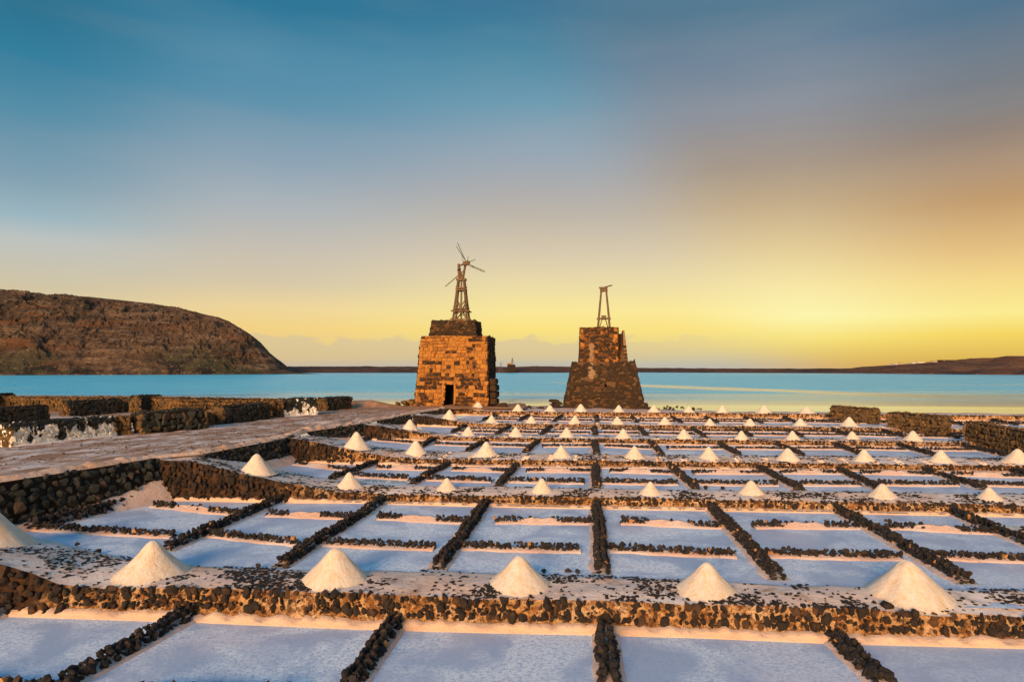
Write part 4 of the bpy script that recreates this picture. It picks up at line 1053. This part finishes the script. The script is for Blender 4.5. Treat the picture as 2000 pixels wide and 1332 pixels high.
def pick4(s, h):
    if .24 < s < .42 and h < .55 + .1*noise.noise((s*9, 2, 0)): return None
    if s < .13 and h > .25: return 'ochre_rubble' if noise.noise((s*9,h*9,3)) > -.1 else 'rubble'
    if s > .90: return 'ashlar' if noise.noise((s*7,h*9,5)) > -.1 else 'brown'
    n = noise.noise((s*8, h*10, 4)); return 'basalt_rubble' if n > .22 else ('rubble' if n > -.42 else 'ochre_rubble')
up_ = masonry((B2[0],B2[1],T2[1],T2[0]), .23, .20, .38, pick4, flush=.025)
put_stones(front+up_, t2, cap=300, joined_name='small_masonry')
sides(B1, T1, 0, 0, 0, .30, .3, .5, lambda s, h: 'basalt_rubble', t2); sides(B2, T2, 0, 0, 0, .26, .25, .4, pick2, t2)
# plaster streak: a thin coat with its own ragged outline
def plaster(outline, y0, y1, h0, h1):
    V = []; n = len(outline)
    for (z, a, b) in outline:
        f = (z-h0)/(h1-h0); y = y0+(y1-y0)*f-.035
        V += [Vector((a, y+.05, z)), Vector((a+.02, y, z)), Vector((b-.02, y, z)), Vector((b, y+.05, z))]
    mesh_obj('plaster_patch', V, [(k*4+i, k*4+i+1, (k+1)*4+i+1, (k+1)*4+i) for k in range(n-1) for i in range(3)], M['plaster'], t2)
def wob(z, a, b): return (z, a+.16*noise.noise((z*3.1, 1, 0))+.05*noise.noise((z*11, 1, 0)), b+.18*noise.noise((z*3.7, 5, 0))+.06*noise.noise((z*12, 5, 0)))
plaster([wob(z, -1.02, -.68) for z in samples(Hb+.05, Hb+1.35, 26)], .78, .84, Hb, Hu)
plaster([wob(z, *( (-1.08,-.62) if Hb-.95 < z < Hb-.35 else (-.98,-.68))) for z in samples(Hb-1.15, Hb-.02, 26)], .0, .5, 0, Hb)
# stair between the upper block and a thin parapet
for k in range(10):
    z = Hb+.03+k*.21; mesh = [(-.0,0,0)]
    y = 1.0+k*.23; x0, x1 = 1.02, 1.42
    b = [Vector((x0,y,Hb-.02)), Vector((x1,y,Hb-.02)), Vector((x1,y+.24,Hb-.02)), Vector((x0,y+.24,Hb-.02))]
    t = [v+Vector((0,0,z-Hb+.2)) for v in b]
    mesh_obj('step', b+t, [(0,1,5,4),(1,2,6,5),(3,0,4,7),(4,5,6,7),(2,3,7,6)], M['mortar_dark'] if k % 2 else M['mortar'], t2)
hw = (707.6-645)/(F/(TY+1))
Bp = [Vector((1.42,.85,Hb-.02)), Vector((1.72,.85,Hb-.02)), Vector((1.72,3.4,Hb-.02)), Vector((1.42,3.4,Hb-.02))]
Tp = [Vector((1.36,1.0,Hb+hw)), Vector((1.46,1.0,Hb+hw)), Vector((1.46,3.4,Hb+hw)), Vector((1.36,3.4,Hb+hw))]
mesh_obj('stair_parapet', Bp+Tp, [(0,1,5,4),(1,2,6,5),(2,3,7,6),(3,0,4,7),(4,5,6,7)], M['plaster'], t2)
put_stones([('brown' if R.random() < .6 else 'basalt', Bp[0].lerp(Bp[1],.5).lerp(Tp[0].lerp(Tp[1],.5), f)+Vector((0,.02,0)), Matrix.Identity(3), (.27-.15*f,.1,.2)) for f in (.05,.15,.25,.36,.48)], t2, 'parapet_stone')
put_stones([('basalt', Vector((2.10,.62,Hb+.08)), Matrix.Rotation(.3,3,'Y'), (.10,.2,.34)), ('brown', Vector((1.95,.62,Hb+.02)), Matrix.Identity(3), (.3,.3,.16))], t2, 'corner_stone')
ft_ = [('basalt' if k % 3 else 'brown', Vector((-3.02-.22*(k%2)-.03*k, .25+.5*(k//4), .10+.17*(k%4))), Matrix.Rotation(R.uniform(-.2,.2),3,'Z'), (.52,.5,.20)) for k in range(12)]
ft_ += [('basalt', Vector((2.88,.2+.3*k,.12+.2*(k%2))), Matrix.Rotation(R.uniform(-.2,.2),3,'Z'), (.42,.42,.34)) for k in range(4)]
put_stones(ft_, t2, 'footing_stone')
# timber frame
cx, cy = .02-.30+.32, 1.95; pz = F/(TY+1.95); zc = Hu; fh = (638-563)/pz
for sx_ in (-1, 1):
    for sy_ in (-1, 1): beam('frame_post', (cx+sx_*.42, cy+sy_*.26, zc), (cx+sx_*.17, cy+sy_*.10, zc+fh), .11 if sy_ < 0 else .09, 'timber', t2, taper=.85)
for sy_ in (-1, 1): beam('cross_beam', (cx-.50, cy+sy_*.28, zc+fh*.245), (cx+.50, cy+sy_*.28, zc+fh*.25), .085, 'timber', t2); 
for sx_ in (-1, 1): beam('cross_beam', (cx+sx_*.36, cy-.34, zc+fh*.22), (cx+sx_*.36, cy+.34, zc+fh*.22), .085, 'timber', t2); beam('brace', (cx+sx_*.30, cy, zc), (cx+sx_*.13, cy, zc+fh*.23), .07, 'timber', t2)
beam('bearing_block', (cx-.17, cy, zc+fh*.275), (cx+.17, cy, zc+fh*.275), .16, 'timber', t2, .3)
beam('frame_cap', (cx-.27, cy, zc+fh), (cx+.27, cy, zc+fh+.02), .17, 'timber', t2, .34); beam('frame_cap', (cx-.34, cy-.1, zc+fh+.12), (cx+.24, cy-.1, zc+fh+.14), .11, 'timber', t2)
rod('axle', (cx-.1, cy, zc+fh+.14), (cx+.58, cy-.3, zc+fh+.27), .04, 'iron', t2, 8)
rod('iron_peg', (cx-.02, cy-.9, zc-.05), (cx-.04, cy-.95, zc+.14), .02, 'iron', t2, 6)
# shore rocks between and beside the towers
root = tag(empty('shore_rocks'), 'dark stones along the shore right of the dark tower', None, None, 'stuff')
it = []
for (u0, u1, v0, v1, n, s0) in ((1262,1318,797,805,34,.30),(1296,1336,794,801,16,.22),(1340,1372,797,803,10,.2),(1020,1068,796,799.5,22,.28),(966,990,796,803,12,.25)):
    for _ in range(n):
        s_ = R.uniform(.4,1)*s0; v = R.uniform(v0, v1); p = atd(R.uniform(u0,u1), v, R.uniform(46.2,48.2)); p.z = max(min(p.z, 1.62), 1.30)
        p.y = F*(CH-p.z)/(v-HV); p.z += .02; it.append(('wall', p, rrot(), (s_*1.3, s_, s_*.7)))
put_stones(it, root, joined=True, joined_name='rocks')

# ------------------------------------------------------------------ headland, far shore, far mills and houses
SIL = [(u_, v_+7*min(1, max(0, (600-u_)/120))) for u_, v_ in [(-900,560),(-400,556),(-150,560),(0,568),(60,570),(100,573),(150,578),(200,583),(250,589),(300,597),(350,606),(400,617),(418,626),(440,637),(458,648),(476,668),(493,680),(512,695),(524,706),(535,716),(556,723),(600,727.5),(640,729)]]
N, m = 520, 110; V = []
def shoreY(u): return 214+ (u-0)*.055 if u > 0 else 214+u*.03
for i in range(N):
    u = -900+1545*i/(N-1); v = lerp_list(SIL, u)[0]
    Y0 = shoreY(u); back = 62*min(1, max(.05, (650-u)/420))**.8; Yc = Y0+back
    zc_ = CH+(HV-v)/F*Yc; h = max(.35, zc_-WZ)
    for j in range(m):
        t = j/(m-1)*1.5-.02; Y = Y0+back*t; X = (u-1000)/F*(Y0+back*.5)
        if t <= 1: g = math.sin(max(t,0)*math.pi/2)**.92
        else: g = 1-(t-1)**1.5*.9
        # a step of crags low down, and strata
        p = (X*.03, Y*.03, 0)
        k = fn((X*.028, Y*.045, 2), 1, 5); rk = fn((X*.13, Y*.19, 7), 1, 6); gul = abs(fn((X*.018+.4, Y*.006, 11), 1, 3))
        amp = math.sin(math.pi*min(1, max(0, t*1.0)))**.6 if t < 1 else .1
        z = WZ-.4+h*g + amp*(k*h*.05 + rk*min(1.7, h*.11) + fn((X*.55, Y*.7, 3), 1, 4)*min(.9, h*.08)) - amp*max(0, .14-gul)*h*.5
        st = (z*.42+k*1.1) % 1.0; z += amp*.95*(st**3-.3)*min(1, h/10)
        if t < .28: z += (.28-t)*0 + max(0, fn((X*.07, Y*.1, 21), 1, 4))*h*.30*math.sin(math.pi*max(0,t)/.28)
        V.append((X+rk*1.5*amp, Y+rk*2.5*amp, z if j else WZ-1))
tag(mesh_obj('headland', V, [tuple(reversed(f)) for f in grid_faces(N, m)], M['hill'], smooth=False), 'brown rocky headland sloping down to the lagoon', None, None, 'structure')
FS = [(-300,716),(560,716),(700,715.8),(800,716.2),(950,716),(1000,717),(1050,715.2),(1110,716.5),(1250,719),(1400,720.5),(1500,721),(1640,720.5),(1690,719.5),(1730,716),(1760,714),(1830,711),(1900,707.5),(1935,703.5),(1960,702.5),(2000,700),(2150,693),(2500,690),(3000,700)]
FW = [(-300,728.3),(560,728.3),(1000,728.3),(1250,727.5),(1650,729.5),(1800,731.5),(2000,733.5),(2500,739),(3000,741)]
N, m = 500, 26; V = []
for i in range(N):
    u = -300+3300*i/(N-1); Y0 = F*(CH-WZ)/(lerp_list(FW, u)[0]-HV); v = lerp_list(FS, u)[0]; back = 30+max(0, (u-1600)/400)*25
    zc_ = CH+(HV-v)/F*(Y0+back)
    for j in range(m):
        t = j/(m-1)*1.6; Y = Y0+back*t; X = (u-1000)/F*(Y0+back*.5)
        if t > 1: Y = Y0+back+90*((t-1)/.6)**2; X = (u-1000)/F*Y
        g = min(1, t)**.75 if t < 1 else 1-(t-1)*(.12+.45*min(1, max(0, (u-1600)/250)))
        z = WZ-.2+(zc_-WZ+.2)*g + (.22+.05*(zc_-WZ))*fn((X*.12, Y*.12, 5), 1, 5)*min(1, t*4)
        if j == 0: z = WZ-1
        V.append((X, Y, z))
FBVH = BVHTree.FromPolygons([tuple(v) for v in V], grid_faces(N, m))
tag(mesh_obj('far_shore', V, [tuple(reversed(f)) for f in grid_faces(N, m)], M['far'], smooth=False), 'low brown land across the lagoon', None, None, 'structure')
def box_mesh(name, x0, x1, y0, y1, z0, z1, mat, parent, inset=0.0):
    i = inset; V = [(x0,y0,z0),(x1,y0,z0),(x1,y1,z0),(x0,y1,z0),(x0+i,y0+i,z1),(x1-i,y0+i,z1),(x1-i,y1-i,z1),(x0+i,y1-i,z1)]
    return mesh_obj(name, V, [(3,2,1,0),(4,5,6,7),(0,1,5,4),(1,2,6,5),(2,3,7,6),(3,0,4,7)], M[mat], parent)
# tiny windmill tower far across the water
FY = 297.0; q = F/FY
m1 = empty('windmill_tower', atd(999, 728, FY), math.radians(28)); tag(m1, 'tiny windmill tower on the far shore between the two large towers', 'windmill tower')
box_mesh('body', -1.5, 1.4, -1.5, 1.6, -.4, (728-712)/q, 'brownstone', m1, .2); box_mesh('roof_block', -1.5, -.6, -1.2, 1, (728-712)/q, (728-709)/q, 'ashlar', m1)
for a in (-1, 1):
    for b in (-1, 1): rod('frame_post', (.4+a*.42, b*.42, 3.5), (.4+a*.1, b*.1, 6.2), .07, 'timber', m1, 6)
rod('cross_beam', (-.2,0,4.8), (1.0,0,4.8), .06, 'timber', m1, 6); rod('mast', (.4,0,6.1), (.4,0,7.1), .06, 'timber', m1, 6)
m2 = empty('iron_windmill', atd(978.5, 727.5, FY-3), 0); tag(m2, 'tiny skeletal windmill on the far shore beside the ochre tower', 'windmill')
for a in (-1, 1):
    for b in (-1, 1): rod('frame_leg', (a*.8, b*.8, -.2), (a*.12, b*.12, 4.0), .06, 'timber', m2, 6)
for z, w in ((1.2,.6),(2.4,.4)): rod('cross_beam', (-w,-w,z), (w,-w,z), .04, 'timber', m2, 5); rod('brace', (-w,-w,z), (w,-w,z+1.0), .04, 'timber', m2, 5)
for k in range(4): rod('sail_spar', (0,-.2,4.1), (1.1*math.cos(k*1.57+.4), -.2, 4.1+.9*math.sin(k*1.57+.4)), .035, 'iron', m2, 5)
# houses scattered along the right hill
HS = [(1751,714.8,7,3,'tiny low white house at the left end of the hill row'),(1760,713.6,4,3,'tiny house with a dark roof beside the first white house'),(1785,713.3,6,3.2,'small pale house standing alone halfway along the ridge'),(1799,713.3,10,4,'widest white house on the hill ridge'),
      (1822,711.8,4,2.2,'tiny reddish house below the long roof'),(1831,711.2,8,2.6,'pale house touching the long dark roofed one'),(1862,710.2,40,2.8,'long flat-roofed dark building on the hill ridge')]
for (u, v, wpx, hpx, lab) in HS:
    Yh = F*(CH-WZ)/(lerp_list(FW, u)[0]-HV)+29+max(0,(u-1600)/400)*25; q = F/Yh; p = atd(u, v+.9, Yh); w, h = wpx/q*1.15, hpx/q*1.35
    hz_ = FBVH.ray_cast(Vector((p.x, p.y, 200)), Vector((0,0,-1)))[0]; p.z = hz_.z+.12 if hz_ else p.z
    o = empty('house', p, .15); tag(o, lab, 'house', 'houses on the far hill')
    mt = 'far' if wpx > 20 else ('ashlar' if 'reddish' in lab else 'white_paint')
    box_mesh('wall', -w/2, w/2, 0, 3.0, -.5, h, mt, o); box_mesh('roof', -w/2-.1, w/2+.1, -.12, 3.1, h, h+.14, 'far' if wpx > 20 or 'dark' in lab else 'white_paint', o)
    for k in range(2 if wpx < 20 else 6):
        x = -w/2+w*(k+.5)/(2 if wpx < 20 else 6); box_mesh('window', x-.12, x+.12, -.03, .05, h*.35, h*.75, 'glass_dark' if wpx < 20 else 'white_paint', o)
